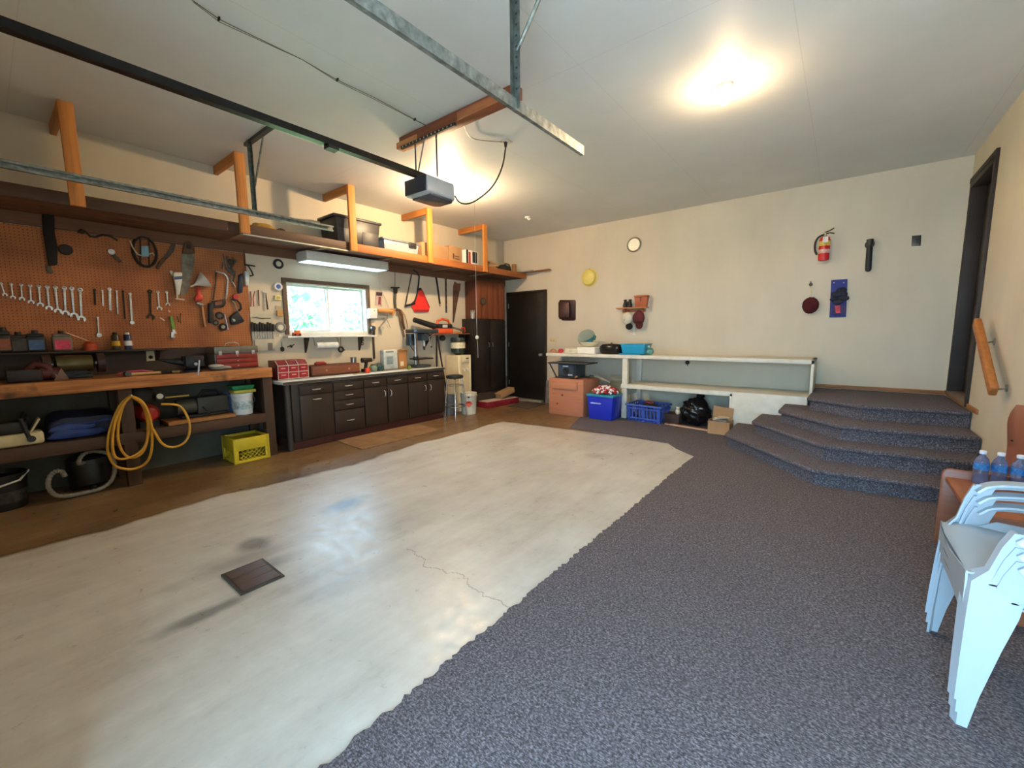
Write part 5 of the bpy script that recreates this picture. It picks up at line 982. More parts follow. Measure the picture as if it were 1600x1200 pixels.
x0, x1 = FW(972, 545, .5)[0], FW(1010, 545, .5)[0]; t = thing('dish_pan', 'bright blue plastic basin on the bench top', 'basin', ((x0 + x1) / 2, yb(.42), BT2)); w = (x1 - x0) / 2; SB = M('#1d8fb5', .35, 0, .05)
obj('tray', B().box(-w - .02, w * .7, -.17, .17, 0, .02), SB, t, .008); obj('basin', B().taper(-w, w, -.15, .15,   .02, .165, .88), SB, t, .014); obj('rim', B().box(-w - .008, w + .008, -.158, .158, .158, .17), M('#23a0c6', .35), t, .005)
x = onb(1013, .4); t = thing('plastic_bag', 'crumpled pale teal plastic bag beside the blue basin', 'bag', (x + .02, yb(.42), BT2)); obj('bag', B().ball((0, 0, .055), (.07, .08, .055), 18).jitter(.010), M('#7fc0b4', .2, 0, .3, 30, trans=.3), t, ang=80); obj('neck', B().cyl((0, 0, .10), (-.02, 0, .14), .02, .035, 10).jitter(.004), M('#a8d8cc', .2), t)
x = onb(976, .2); tag(obj('cream_slat', B().box(-.02, .02, -.01, .01, 0, .18), M('#e4d8b4', .6), loc=(x, yb(.10), BT2), rot=(0, -.45, 0), bev=.003), 'cream stick leaning behind the blue basin', 'stick')
# outlet behind
T = WT('F', 'wall_outlet', 'cream double outlet above the left end of the bench', 'outlet', *zI(152, 212)[0], .01); T.plate('plate', zI(122, 190, 188, 190, 188, 238, 122, 238), M('#d9c49a', .5), .001, .008, .002); T.plate('socket', zI(135, 203, 150, 203, 150, 226, 135, 226), M('#b59a6a', .5), .009, .002); T.plate('socket', zI(160, 203, 175, 203, 175, 226, 160, 226), M('#b59a6a', .5), .009, .002)
# under the bench: wooden chest, table saw, blue tote of beads
cx0, cx1 = FL(858, 649)[0], FL(911, 652)[0]
x0, _ = FL(858, 646); x1, _ = FL(911, 652); yf = 5.86
x0, x1 = hit(858, 640, 1, yf).x, hit(911, 640, 1, yf).x
t = thing('wooden_chest', 'reddish plywood chest under the table saw', 'chest', ((x0 + x1) / 2, yf + .28, 0)); w = (x1 - x0) / 2; PL = WOOD('#b87656', 'x', .6, .2); zt = hit(880, 592, 1, yf).z
obj('case', B().box(-w, w, -.28, .28, 0, zt), PL, t, .004); obj('handle_board', B().box(-w * .75, w * .68, -.305, -.28, zt - .17, zt - .04), WOOD('#bf7f5c', 'x', .6, .2), t, .005); obj('knot', B().cyl((-w * .2, -.2805, zt * .55), (-w * .2, -.282, zt * .55), .018), M('#6a3a28', .6), t); obj('knot', B().cyl((-w * .5, -.2805, zt * .30), (-w * .5, -.282, zt * .30), .016), M('#6a3a28', .6), t)
zc = zt + .002
t = thing('table_saw', 'small dark table saw standing on the wooden chest', 'table saw', ((x0 + x1) / 2 + .0, yf + .25, zc)); TS = M('#29323a', .4, .2)
obj('base', B().box(-.25, .18, -.19, .16, 0, .02), TS, t, .006); obj('cabinet', B().box(-.20, .14, -.17, .15, .02, .24), TS, t, .010); obj('front_plate', B().box(-.19, .10, -.176, -.17, .04, .22), M('#4a5560', .35, .5), t, .002); hw = obj('hand_wheel', B().torus((-.03, -.20, .13), .045, .008, (0, 1, 0)), RUB, t); obj('crank', B().cyl((-.06, -.20, .16), (.0, -.20, .10), .009), RUB, hw)
obj('saw_table', B().box(-.36, .36, -.24, .17, .24, .26), M('#3a3f44', .4, .5), t, .004); obj('badge', B().box(-.10, .0, -.180, -.176, .19, .21), M('#d4d8da', .4), t); obj('badge', B().box(.0, .08, -.180, -.176, .05, .07), M('#c9ccd0', .4), t)
obj('stand_leg', B().cyl((-.35, -.19, .23), (-.22, -.18, .01), .012), TS, t); obj('lever', B().tube([(.15, -.2, .03), (.19, -.22, .05)], .014), M('#c98a5c', .5), t)
t = thing('cordless_nailer', 'green and black tool with grey tube lying behind the blue tote', 'tool', (x1 + .02, yf + .30, zc)); obj('grip', B().tube([(-.10, 0, .012), (-.05, 0, .05), (.02, 0, .04)], .012), M('#3a4a30', .5), t); obj('tube', B().cyl((.02, 0, .05), (.30, .0, -.05), .025, .02, 14), M('#8a857a', .5), t)
t = thing('blue_tote', 'royal blue storage tote with teal rim under the bench', 'tote', (0, 0, 0.01)); yf2 = 5.80
x0, x1 = hit(917, 640, 1, yf2).x, hit(962, 640, 1, 5.92).x; zt = hit(940, 617, 1, yf2).z - .01; t.location = ((x0 + x1) / 2, yf2 + .19, .01); w = (x1 - x0) / 2; RB = M('#2434b8', .3, 0, .04)
obj('body', B().taper(-w, w, -.19, .19, 0, zt - .03, .88), RB, t, .012); obj('rim', B().box(-w - .012, w + .012, -.202, .202, zt - .035, zt), M('#2f8fa0', .35), t, .006); obj('handle', B().box(-w * .7, w * .1, -.20, -.185, zt * .62, zt * .67), M('#b9c2e6', .4), t, .004)
bt = t
t = thing('bead_garland', 'heap of red and white bead garland piled on the blue tote', 'garland', (bt.location.x, bt.location.y, .01 + zt + .002)); b1, b2 = B(), B()
random.seed(3)
for i in range(230):
    a = random.uniform(0, 2 * PI); r = math.sqrt(random.random()); h_ = .085 * (1 - r * r) + random.uniform(-.01, .012)
    (b1 if random.random() < .55 else b2).ball((math.cos(a) * r * w * .96, math.sin(a) * r * .18, max(.018, h_ + .018)), .0195, 8)
obj('red_beads', b1, M('#a31a26', .3, 0, 0), t)['kind'] = 'stuff'; obj('white_beads', b2, M('#eae6e2', .3, 0, 0), t)['kind'] = 'stuff'
t = thing('plywood_offcut', 'pale board leaning behind the garland under the bench', 'board', (2.62, FAR - .06, .012)); obj('sheet', B().box(-.2, .16, -.02, 0, 0, .60), WOOD('#cbb28c', 'x'), t, .003); obj('edge_band', B().box(-.2, .16, -.023, -.02, .52, .56), WOOD('#d9c4a0', 'x'), t)
# laundry basket
yf3 = 6.02; x0, x1 = hit(979, 640, 1, yf3).x, hit(1033, 650, 1, yf3).x; zt = hit(1000, 634, 1, yf3).z - .01; w = (x1 - x0) / 2
t = thing('laundry_basket', 'blue slotted laundry basket under the bench', 'basket', ((x0 + x1) / 2, yf3 + .2, .011), -.04); BB = M('#3a55a8', .4, 0, .05)
b = B(); b.box(-w * .86, w * .86, -.17, .17, 0, .012); obj('basket_floor', b, BB, t)
for s_ in (-1, 1):
    for k in range(9): u = -w * .86 + 2 * w * .86 * k / 8; obj('slat', B().obox((u, s_ * .185, zt * .5), (.022 if k not in (0, 4, 8) else .05, .008, zt), (s_ * -.12, 0, 0)), BB, t)
    for k in range(5): u = -.15 + .3 * k / 4; obj('slat', B().obox((s_ * w * .93, u, zt * .5), (.008, .022, zt), (0, s_ * .12, 0)), BB, t)
for z, k in ((zt * .18, .90), (zt * .8, .97)): obj('band', B().tube([(a * w * k, c * .2 * k, z) for a, c in ((-1, -1), (1, -1), (1, 1), (-1, 1))], .016, 6, True), BB, t)
obj('rim', B().tube([(a * w * 1.03, c * .212, zt) for a, c in ((-1, -1), (1, -1), (1, 1), (-1, 1))], .014, 8, True), M('#4a66b8', .4), t)
bx_, by_ = t.location.x, t.location.y
t = thing('black_shoes', 'black shoe with reddish lining lying in the laundry basket', 'shoe', (bx_ + .02, by_, .03)); obj('shoe_body', B().ball((0, 0, zt * .75), (.13, .09, .07), 16), M('#1c1719', .6), t); obj('collar', B().torus((.0, 0, zt * 1.05), .05, .014, (.2, 0, 1)), M('#7a3a3a', .6), t); obj('heap', B().ball((-.02, 0, zt * .35), (w * .8, .15, zt * .38), 16).jitter(.01), M('#4a4a5c', .9, 0, .5, 16), t, ang=80)
yf4 = 6.10; x0, x1 = hit(1036, 650, 1, yf4).x, hit(1060, 650, 1, yf4).x
t = thing('dark_box', 'low dark brown box between laundry basket and black bag', 'box', ((x0 + x1) / 2 + .0, yf4 + .17, .011)); w = (x1 - x0) / 2; obj('box_body', B().box(-w, w, -.14, .14, 0, .13), M('#3a2a24', .7), t, .004); obj('rim', B().box(-w - .004, w + .004, -.144, .144, .125, .14), M('#46332b', .7), t)
t = thing('doll', 'small cream soft toy on the dark box under the bench', 'soft toy', (x1 - .04, yf4 + .10, .154)); obj('body', B().ball((0, 0, .035), (.035, .03, .04), 14), M('#cfc4ac', .9), t); obj('head', B().ball((0, 0, .085), .026, 12), M('#d8ccb4', .9), t); obj('ear', B().ball((-.02, 0, .11), .010, 8), M('#cfc4ac', .9), t); obj('ear', B().ball((.02, 0, .11), .010, 8), M('#cfc4ac', .9), t)
x0, x1 = hit(1060, 650, 1, 6.12).x, hit(1105, 650, 1, 6.12).x; w = (x1 - x0) / 2
t = thing('garbage_bag', 'full crumpled black garbage bag under the bench', 'bag', ((x0 + x1) / 2, 6.30, .011)); b = B(); bmesh.ops.create_icosphere(b.bm, subdivisions=4, radius=1)
for v in b.bm.verts:
    n_ = v.co.copy(); k = 1 + .10 * math.sin(n_.x * 9 + n_.z * 4) * math.sin(n_.y * 8 + 1) + .07 * math.sin(n_.z * 13 + n_.x * 6) + random.uniform(-.02, .02)
    v.co = Vector((n_.x * w * 1.02 * k, n_.y * .2 * k, .20 + n_.z * .20 * k)); v.co.z = max(v.co.z, 0.0)
    if n_.z > .6: v.co.x *= 1 - (n_.z - .6) * 1.1; v.co.y *= 1 - (n_.z - .6) * 1.1
obj('bag', b, M('#121214', .22, 0, .1), t, ang=180); obj('tied_neck', B().cyl((.02, 0, .38), (.05, 0, .45), .03, .06, 12).jitter(.008), M('#151517', .25), t, ang=80)
x0, x1 = hit(1106, 660, 1, 5.86).x, hit(1140, 660, 1, 5.86).x; w = (x1 - x0) / 2
t = thing('cardboard_box', 'open cardboard carton full of paper beside the garbage bag', 'box', ((x0 + x1) / 2, 5.99, .011)); b = B(); b.box(-w, w, -.125, .125, 0, .006)
for q in ((-w, w, -.125, -.117), (-w, w, .117, .125), (-w, -w + .008, -.117, .117), (w - .008, w, -.117, .117)): b.box(*q, .006, .17)
obj('box_body', b, CARD, t); obj('flap', B().obox((.0, .115, .25), (1.9 * w, .006, .16), (.06, .08, 0)), CARD, t)
for i in range(5): obj('paper', B().obox((random.uniform(-.03, .03), random.uniform(-.04, .04), .165 + .010 * i), (w * 1.1, .15, .004), (random.uniform(-.15, .15), random.uniform(-.12, .12), random.uniform(-.6, .6))), M(('#e6e2d8', '#c9c2b0', '#b4aca0')[i % 3], .7), t)
a, c = FL(1043, 664), FL(1135, 679)
t = thing('floor_lath', 'pale pinkish wooden lath lying on the carpet before the bench', 'lath', (a[0], a[1], .011), math.atan2(c[1] - a[1], c[0] - a[0])); L = math.hypot(c[0] - a[0], c[1] - a[1]); obj('strip', B().box(0, L * .98, -.04, .04, 0, .012), WOOD('#c9a58c', 'x'), t, .004); obj('worn_end', B().cyl((0.0, 0, .0), (0.0, 0, .012), .04, None, 16), WOOD('#c9a58c', 'x'), t)
# ================================================================ things hung on the far wall
def oval(T, name, c, rx, rz, prof, m, sx=1):
    o = obj(name, B().lathe(prof, (0, 0, 0), (0, -1, 0), 32), m, T.t); return o
T = WT('F', 'yellow_pan', 'round pale yellow enamel pan hung on the far wall', 'pan', *zJ(395, 490)[0], .05); r = .125
oval(T, 'pan', 0, 0, 0, [(.12, 0), (.155, .0), (.158, .008), (.14, .016), (.125, .06), (.11, .068), (.03, .07)], M('#d6c368', .35, 0, .06)); T.ball('nail', zJ(397, 398)[0], .008, IRON, .01)
T = WT('F', 'wall_clock', 'round white wall clock high on the far wall', 'clock', *zJ(870, 148)[0], .02); obj('rim', B().torus((0, -.022, 0), .108, .012, (0, 1, 0)), M('#8a8168', .4, .5), T.t); obj('face', B().cyl((0, -.002, 0), (0, -.022, 0), .108, None, 36), M('#f0ead2', .3, 0, .02), T.t)
T = WT('F', 'baking_tin', 'dark brown rectangular roasting tin hung on the far wall', 'tin', *zJ(160, 830)[0], .06)
T.plate('flange', zJ(85, 722, 240, 722, 248, 735, 248, 925, 235, 938, 110, 938, 100, 925, 75, 920, 70, 750), M('#3a2520', .35, .3), .004, .008, .002); T.plate('pan_box', zJ(85, 745, 185, 745, 195, 760, 195, 900, 185, 910, 90, 912, 82, 900, 82, 760), M('#4a322c', .35, .3), .012, .055, .012)
T.plate('raised_base', zJ(100, 765, 180, 765, 180, 895, 100, 895), M('#54392f', .35, .3), .067, .004, .002)
T = WT('F', 'peg_shelf', 'little wooden peg shelf holding binoculars on the far wall', 'shelf', *zJ(860, 805)[0], .08); u0 = T.g(zJ(700, 805)[0])[0]; u1 = T.g(zJ(1010, 805)[0])[0]; obj('board', B().box(u0, u1, -.14, -.002, -.012, .006), WOOD('#c07a45', 'x'), T.t, .003)
for px in (770, 950): u, v = T.g(zJ(px, 830)[0]); obj('bracket', B().prism([(-.002, -.012), (-.11, -.012), (-.002, -.10)], u - .01, u + .01, 'yz'), WOOD('#b06c3a', 'z'), T.t)
obj('peg_rail', B().box(u0 + .06, u1 - .06, -.02, -.002, -.07, -.02), WOOD('#b06c3a', 'x'), T.t); zsh = T.t.location.z + .007; xs = T.t.location.x
for px in (800, 900): u, v = T.g(zJ(px, 850)[0]); obj('peg', B().cyl((u, -.02, -.05), (u, -.07, -.04), .008), WOOD('#b06c3a', 'z'), T.t)
x = FW(*zJ(800, 800)[0], .09)[0]; t = thing('binoculars', 'black binoculars standing on the little peg shelf', 'binoculars', (x, FAR - .075, zsh))
for s_ in (-1, 1): obj('barrel', B().lathe([(.036, 0), (.036, .05), (.026, .075), (.022, .11), (.026, .112), (.026, .13)], (s_ * .042, 0, 0), n=18), RUB, t)
obj('bridge', B().box(-.03, .03, -.012, .012, .05, .10), RUB, t, .004)
x = FW(*zJ(945, 800)[0], .08)[0]; t = thing('binocular_case', 'tan leather binocular case on the little peg shelf', 'case', (x, FAR - .07, zsh)); LE = M('#a3552f', .45, 0, .12); obj('case', B().taper(-.105, .105, -.055, .055, 0, .155, .85), LE, t, .010); obj('case_lid', B().box(-.112, .112, -.06, .06, .155, .185), M('#ad5e36', .45, 0, .1), t, .008); obj('clasp', B().box(-.012, .012, -.064, -.055, .09, .15), M('#7a3a20', .5), t, .003)
T = WT('F', 'baseball_hat', 'cream baseball cap with black brim hanging from the peg shelf', 'cap', *zJ(800, 920)[0], .08); u, v = T.g(zJ(800, 915)[0]); obj('crown', B().ball((u, -.075, v), (.09, .055, .105), 18), M('#d9d2bd', .85), T.t); obj('brim', B().ball((u + .035, -.075, v - .135), (.06, .045, .055), 16), M('#1a1718', .8), T.t); obj('button', B().ball((u - .035, -.125, v - .03), .008, 8), RUB, T.t)
T = WT('F', 'baseball_hat', 'maroon cap hanging right of the cream cap', 'cap', *zJ(915, 930)[0], .08); obj('crown', B().ball((0, -.07, .03), (.10, .05, .115), 18), M('#5c2529', .85), T.t); obj('brim', B().ball((.015, -.075, -.08), (.062, .035, .075), 16), M('#54201f', .85), T.t); obj('band', B().torus((.0, -.07, -.03), .078, .008, (0, 0, 1), 24, 6), M('#4a1c20', .85), T.t)
T = WT('F', 'white_hook', 'thin white wall hook below the hanging caps', 'hook', *zJ(870, 1050)[0], .02); T.bar('stem', zJ(868, 985, 868, 1080), .012, WHITEP(), .002, .012); T.bar('hook', zJ(858, 1082, 885, 1084), .012, WHITEP(), .002, .025)
# fire extinguisher
T = WT('F', 'fire_extinguisher', 'red fire extinguisher with black hose on the far wall', 'fire extinguisher', *zK(365, 370)[0], .09)
top, bot = T.g(zK(372, 245)[0]), T.g(zK(358, 490)[0]); r = .058; H_ = top[1] - bot[1]
g = lambda x_, y_: T.g(zK(x_, y_)[0])
obj('cylinder', B().lathe([(.03, 0), (r * .95, .008), (r, .03), (r, H_ * .82), (r * .8, H_ * .95), (.02, H_)], (.0, -.075, bot[1]), (0, 0, 1), 28), M('#c21f22', .25, 0, .03), T.t)
obj('label_band', B().lathe([(r + .001, H_ * .60), (r + .001, H_ * .80)], (.0, -.075, bot[1]), (0, 0, 1), 28), M('#cdb55a', .5, 0, .25, 50), T.t); obj('label_band', B().lathe([(r + .001, H_ * .30), (r + .001, H_ * .46)], (.0, -.075, bot[1]), (0, 0, 1), 28), M('#d0a79c', .5, 0, .25, 50), T.t); obj('tag', B().box(-.02, .035, -.139, -.1365, H_ * .72 + bot[1], H_ * .95 + bot[1]), M('#e0ddd2', .6), T.t)
zt_ = bot[1] + H_; obj('valve', B().cyl((0, -.075, zt_ - .005), (0, -.075, zt_ + .045), .018, .015, 14), M('#c9c4b5', .3, .8), T.t); obj('lever', B().tube([(-.01, -.075, zt_ + .045), (.04, -.075, zt_ + .06), (.085, -.08, zt_ + .085)], .007), IRON, T.t); obj('carry_handle', B().tube([(.0, -.075, zt_ + .03), (.05, -.075, zt_ + .035), (.09, -.08, zt_ + .02)], .007), IRON, T.t)
obj('hose', B().tube(smooth([Vector(p) for p in ((-.01, -.08, zt_ + .02), (-.07, -.085, zt_ + .0), (-.10, -.085, zt_ - .07), (-.095, -.085, zt_ - .17), (-.07, -.085, zt_ - .22))], 2), .012, 10), RUB, T.t); obj('wall_bracket', B().box(-.02, .02, -.02, -.002, bot[1] + .06, zt_), IRON, T.t)
T = WT('F', 'flashlight', 'long black torch clipped to the far wall', 'torch', *zK(815, 430)[0], .05); T.rod('barrel', zK(815, 340, 808, 440, 800, 570), .030, RUB, .035, 16); T.rod('head', zK(820, 275, 816, 335), .034, M('#2a2724', .5), .035, 16); T.disc('collar', zK(815, 325)[0], .045, RUB, .006, .05); T.ball('end_cap', zK(800, 572)[0], .030, RUB, .035)
T = WT('F', 'switch_plate', 'small black square switch plate high on the far wall', 'switch', *zK(1275, 290)[0], .01); T.plate('plate', zK(1232, 242, 1325, 235, 1318, 340, 1228, 345), M('#332e26', .45, .2), .001, .008, .002); T.plate('toggle', zK(1262, 270, 1290, 268, 1288, 310, 1260, 312), M('#1c1a17', .4), .009, .01, .002)
T = WT('F', 'scrub_brush', 'dark maroon dusting mitt hung by a cream cord', 'duster', *zK(230, 930)[0], .05)
b = B(); bmesh.ops.create_icosphere(b.bm, subdivisions=4, radius=1)
for v in b.bm.verts: v.co = Vector((v.co.x * .09, -.05 + v.co.y * .04, v.co.z * .105)) * random.uniform(.94, 1.05)
obj('pad', b, M('#4a1218', .95, 0, .3, 60), T.t, ang=180); T.rod('cord', zK(228, 850, 240, 790, 232, 745), .006, M('#dccb9c', .7), .02); T.disc('hook', zK(231, 722)[0], .02, IRON, .001, .02); T.rod('nail', zK(230, 690, 231, 715), .005, IRON, .015)
T = WT('F', 'glove_board', 'blue cloth board with dark gloves pinned to the far wall', 'hanging', *zK(505, 860)[0], .02)
T.plate('cloth_panel', zK(435, 680, 595, 668, 580, 1045, 415, 1050), M('#2f3a7d', .8, 0, .2, 12), .003, .018, .004)
for i, (a, c_, s_) in enumerate(((540, 780, .07), (490, 820, .08), (560, 860, .075), (500, 895, .075), (460, 870, .055), (545, 820, .07))): u, v = g2 = T.g(zK(a, c_)[0]); obj('glove', B().ball((u, -.035, v), (s_ * .75, .022, s_ * .45), 14).jitter(.005), M('#2b2d3a', .85, 0, .3, 30), T.t, ang=80)
T.plate('patch', zK(445, 935, 580, 930, 575, 1010, 440, 1015), M('#3a2f5c', .7, 0, .4, 40), .022, .003); T.plate('red_motif', zK(470, 935, 525, 930, 522, 1005, 480, 1005), M('#c23a44', .6, 0, .35, 50), .026, .002)
for px in (462, 558): T.ball('stud', zK(px, 706)[0], .008, M('#b9b4e0', .4), .023)
# handrail on the right wall
t = thing('handrail', 'orange brown wooden handrail on metal brackets by the house door', 'handrail', (RX, 5.2, 1.1)); y0, z0 = RW(1525, 503, .09); y1, z1 = RW(1551, 612, .09)
d = Vector((0, y1 - y0, z1 - z0)); obj('rail', B().obox((-.085, (y0 + y1) / 2 - 5.2, (z0 + z1) / 2 - 1.1), (.045, d.length, .085), (math.atan2(z1 - z0, y1 - y0), 0, 0)), WOOD('#a8672c', 'y'), t, .012, 3)
for k in (.22, .86): p = Vector((0, y0, z0)).lerp(Vector((0, y1, z1)), k); obj('bracket', B().tube([(-.075, p.y - 5.2, p.z - 1.1 - .03), (-.04, p.y - 5.2, p.z - 1.1 - .06), (-.004, p.y - 5.2, p.z - 1.1 - .05)], .008), M('#8a8578', .35, .8), t); obj('bracket_plate', B().cyl((-.008, p.y - 5.2, p.z - 1.1 - .05), (-.001, p.y - 5.2, p.z - 1.1 - .05), .028), M('#8a8578', .35, .8), t)
# ================================================================ ceiling: door tracks, opener, wires
def track(x, z, y0, y1, hy, label, crossbar, hang2):
    t = thing('door_track', label, 'door track', (x, hy, CE))
    zz = z - CE; ya, yb_ = y0 - hy, y1 - hy
    b = B(); s_ = 1 if x < 2.7 else -1
    b.box(-.002, .002, ya, yb_, zz - .028, zz + .028); b.box(0, s_ * .026, ya, yb_, zz + .024, zz + .028); b.box(0, s_ * .020, ya, yb_, zz - .028, zz - .024); b.box(s_ * .024, s_ * .027, ya, yb_, zz + .010, zz + .028); b.box(s_ * .018, s_ * .021, ya, yb_, zz - .028, zz - .016)
    obj('rail', b, GALV(), t)
    ang = B(); ang.box(-.02, .02, -.002, .002, zz - .02, 0); ang.box(-.02, -.016, -.03, .002, zz - .02, 0); o = obj('hanger', ang, M('#6d7570', .5, .75, .3, 25), t)
    h = B()
    n = int(-zz / .05)
    for i in range(1, n): h.cyl((0, -.0035, -i * .05), (0, -.0025, -i * .05), .006, None, 8)
    obj('hanger_holes', h, M('#1f2220', .6), o)
    br = B(); br.cyl((.0, .004, zz * .62), (hang2[0], hang2[1], -.004), .010, None, 6); obj('brace', br, M('#7d8580', .5, .7, .3, 25), t)
    if crossbar: obj('ceiling_angle', B().box(crossbar[0], crossbar[1], -.02, .02, -.03, 0), M('#4a4c48', .5, .7), t); 
    return t
track(1.0, 2.525, BACK + .02, 2.55, 1.78, 'galvanized left door track hung in front of the tool wall', (-.12, .48), (.24, .02))
RTX = 4.14
rz = hit(912, 233, 0, RTX)
hp = hit(808, 172, 0, RTX)
_a = hit(848, 0, 1, hp.y); _b = hit(822, 85, 1, hp.y); _k = (CE - .01 - _b.z) / (_a.z - _b.z); BR = (_b.x + (_a.x - _b.x) * _k - RTX, .03)
track(RTX, 2.525, BACK + .02, hit(912, 233, 0, RTX).y, hp.y, 'galvanized right door track crossing the top of the picture', None, BR)
# opener: timber on the ceiling, perforated strap, rods, motor unit, rail
t = thing('ceiling_timber', 'reddish timber beam screwed flat to the ceiling above the opener', 'beam', (2.8, 2.69, CE - .002)); obj('beam', B().box(-.68, .70, -.05, .05, -.085, 0), WOOD('#7d4326', 'x'), t, .003); obj('pale_block', B().box(-.72, -.42, -.054, .03, -.095, -.04), WOOD('#b87a48', 'x'), t, .003); obj('pale_block', B().box(.1, .62, -.056, -.048, -.085, -.02), WOOD('#a5643a', 'x'), t, .003)
OX, OZ = 2.46, 2.655
t = thing('door_opener', 'grey garage door opener hanging from the ceiling timber', 'door opener', (OX, 2.70, CE - .09)); oz = OZ - (CE - .09)
obj('strap', B().box(-.30, .42, -.075, -.055, -.03, -.005), M('#3f413e', .5, .7), t)
sh_ = B()
for i in range(14): sh_.cyl((-.27 + .05 * i, -.0765, -.0175), (-.27 + .05 * i, -.0755, -.0175), .007, None, 8)
obj('strap_holes', sh_, M('#c2b8a4', .5), t)
for xx in (-.105, .18): obj('hanging_rod', B().box(xx - .008, xx + .008, -.066, -.062, oz + .07, -.01), M('#5f6260', .5, .7), t)
obj('diagonal_strap', B().cyl((-.10, -.06, oz + .12), (.02, -.06, -.02), .006, None, 6), M('#5f6260', .5, .7), t)
def unit(z0, z1, y0, y1, w): return [(-w, y0), (w, y0), (w, y1 - .05), (w - .06, y1), (-w + .06, y1), (-w, y1 - .05)]
w = .15
obj('motor_unit', B().prism(unit(0, 0, -.16, .22, w), oz - .06, oz + .085, 'xy'), M('#b2b6b8', .35, 0, .04), t, .018, 3)
obj('front_cover', B().box(-w + .006, w - .006, -.172, -.155, oz - .052, oz + .078), M('#34353a', .3), t, .006); obj('light_lens', B().prism([(-w + .02, -.10), (w - .02, -.10), (w - .02, .16), (w - .07, .20), (-w + .07, .20), (-w + .02, .16)], oz - .075, oz - .058, 'xy'), M('#4a4c52', .25), t, .006)
p0 = Vector((0, -.16, oz + .105)); obj('rail', B().box(-.028, .028, BACK + .02 - 2.70, .0, oz + .088, oz + .135), M('#141414', .4, .3), t); obj('rail_edge', B().box(-.030, -.028, BACK + .02 - 2.70, -.3, oz + .088, oz + .095), M('#8f9aa0', .3, .8), t); obj('chain', B().cyl((.0, BACK + .05 - 2.70, oz + .142), (.0, -.05, oz + .142), .006, None, 6), M('#2a2a28', .4, .6), t); obj('trolley', B().box(-.035, .035, -.98, -.90, oz + .065, oz + .088), M('#2a2a28', .5), t)
# outlet and cord
xo, yo = hit(790, 221, 2, CE).xy
t = thing('ceiling_outlet', 'white ceiling outlet feeding the door opener', 'outlet', (xo, yo, CE)); obj('plate', B().box(-.05, .05, -.05, .05, -.008, 0), M('#d2ccb8', .5), t, .003); obj('plug', B().cyl((0, 0, -.008), (0, 0, -.05), .018, .012, 12), RUB, t)
e = Vector((OX + .12, 2.90, OZ - .01)); st_ = Vector((xo, yo, CE - .05))
pts = [st_] + [hit(px, py, 1, yo + (e.y - yo) * k) for px, py, k in ((786, 260, .1), (772, 290, .3), (755, 306, .5), (735, 319, .75), (718, 318, .92))] + [e]
tag(obj('black_cable', B().tube(smooth(pts, 2), .007, 8), RUB), 'black power cord drooping from ceiling outlet to opener', 'cord')
pts = [hit(x_, y_, 2, CE - .012) for x_, y_ in ((300, 0), (342, 30), (420, 68), (470, 92), (527, 125), (590, 155), (648, 187), (666, 196))]
t = thing('ceiling_wire', 'thin paired wire stapled across the ceiling to the opener', 'wire', pts[0]); obj('wire', B().tube([p - pts[0] for p in pts], .0022, 6), M('#57544c', .5), t); obj('wire', B().tube([p - pts[0] + Vector((-.012 - .012 * math.sin(i * 1.7), .01, 0)) for i, p in enumerate(pts)], .002, 6), M('#6a665c', .5), t)
for i in (1, 4, 6): obj('staple', B().box(pts[i].x - pts[0].x - .012, pts[i].x - pts[0].x + .012, pts[i].y - pts[0].y - .004, pts[i].y - pts[0].y + .004, -.006, .010), RUB, t)
pts = [hit(724, 193, 2, CE - .06), hit(732, 213, 2, CE - .03), hit(745, 219, 2, CE - .012), hit(788, 222, 2, CE - .012)]
tag(obj('bell_wire', B().tube(smooth(pts, 2), .004, 6), M('#7a6a58', .5)), 'thin brown wire from the strap to the ceiling outlet', 'wire')
# pull cord with a white ball
xs_, ys_ = hit(740, 262, 2, CE).xy; zb_ = hit(744, 527, 1, ys_).z
t = thing('pull_cord', 'long pull cord with a white ball hanging from the ceiling', 'pull cord', (xs_, ys_, CE)); obj('cord', B().cyl((0, 0, 0), (0, 0, zb_ - CE), .0022, None, 6), M('#cfc6ae', .6), t); obj('ball', B().ball((0, 0, zb_ - CE), .021, 16), M('#e8dfc6', .4, 0, 0), t); obj('tail', B().tube([(0, 0, zb_ - CE - .02), (.01, 0, zb_ - CE - .10), (.012, 0, zb_ - CE - .24)], .003, 6), M('#bfb8a4', .6), t)
xs_, ys_ = hit(824, 339, 2, CE).xy; t = thing('ceiling_hook', 'small white hook on the ceiling near the far corner', 'hook', (xs_, ys_, CE)); obj('base', B().cyl((0, 0, 0), (0, 0, -.02), .04, None, 16), WHITEP(), t); obj('hook', B().tube([(0, 0, -.02), (.03, 0, -.05), (.06, 0, -.035)], .010), WHITEP(), t)
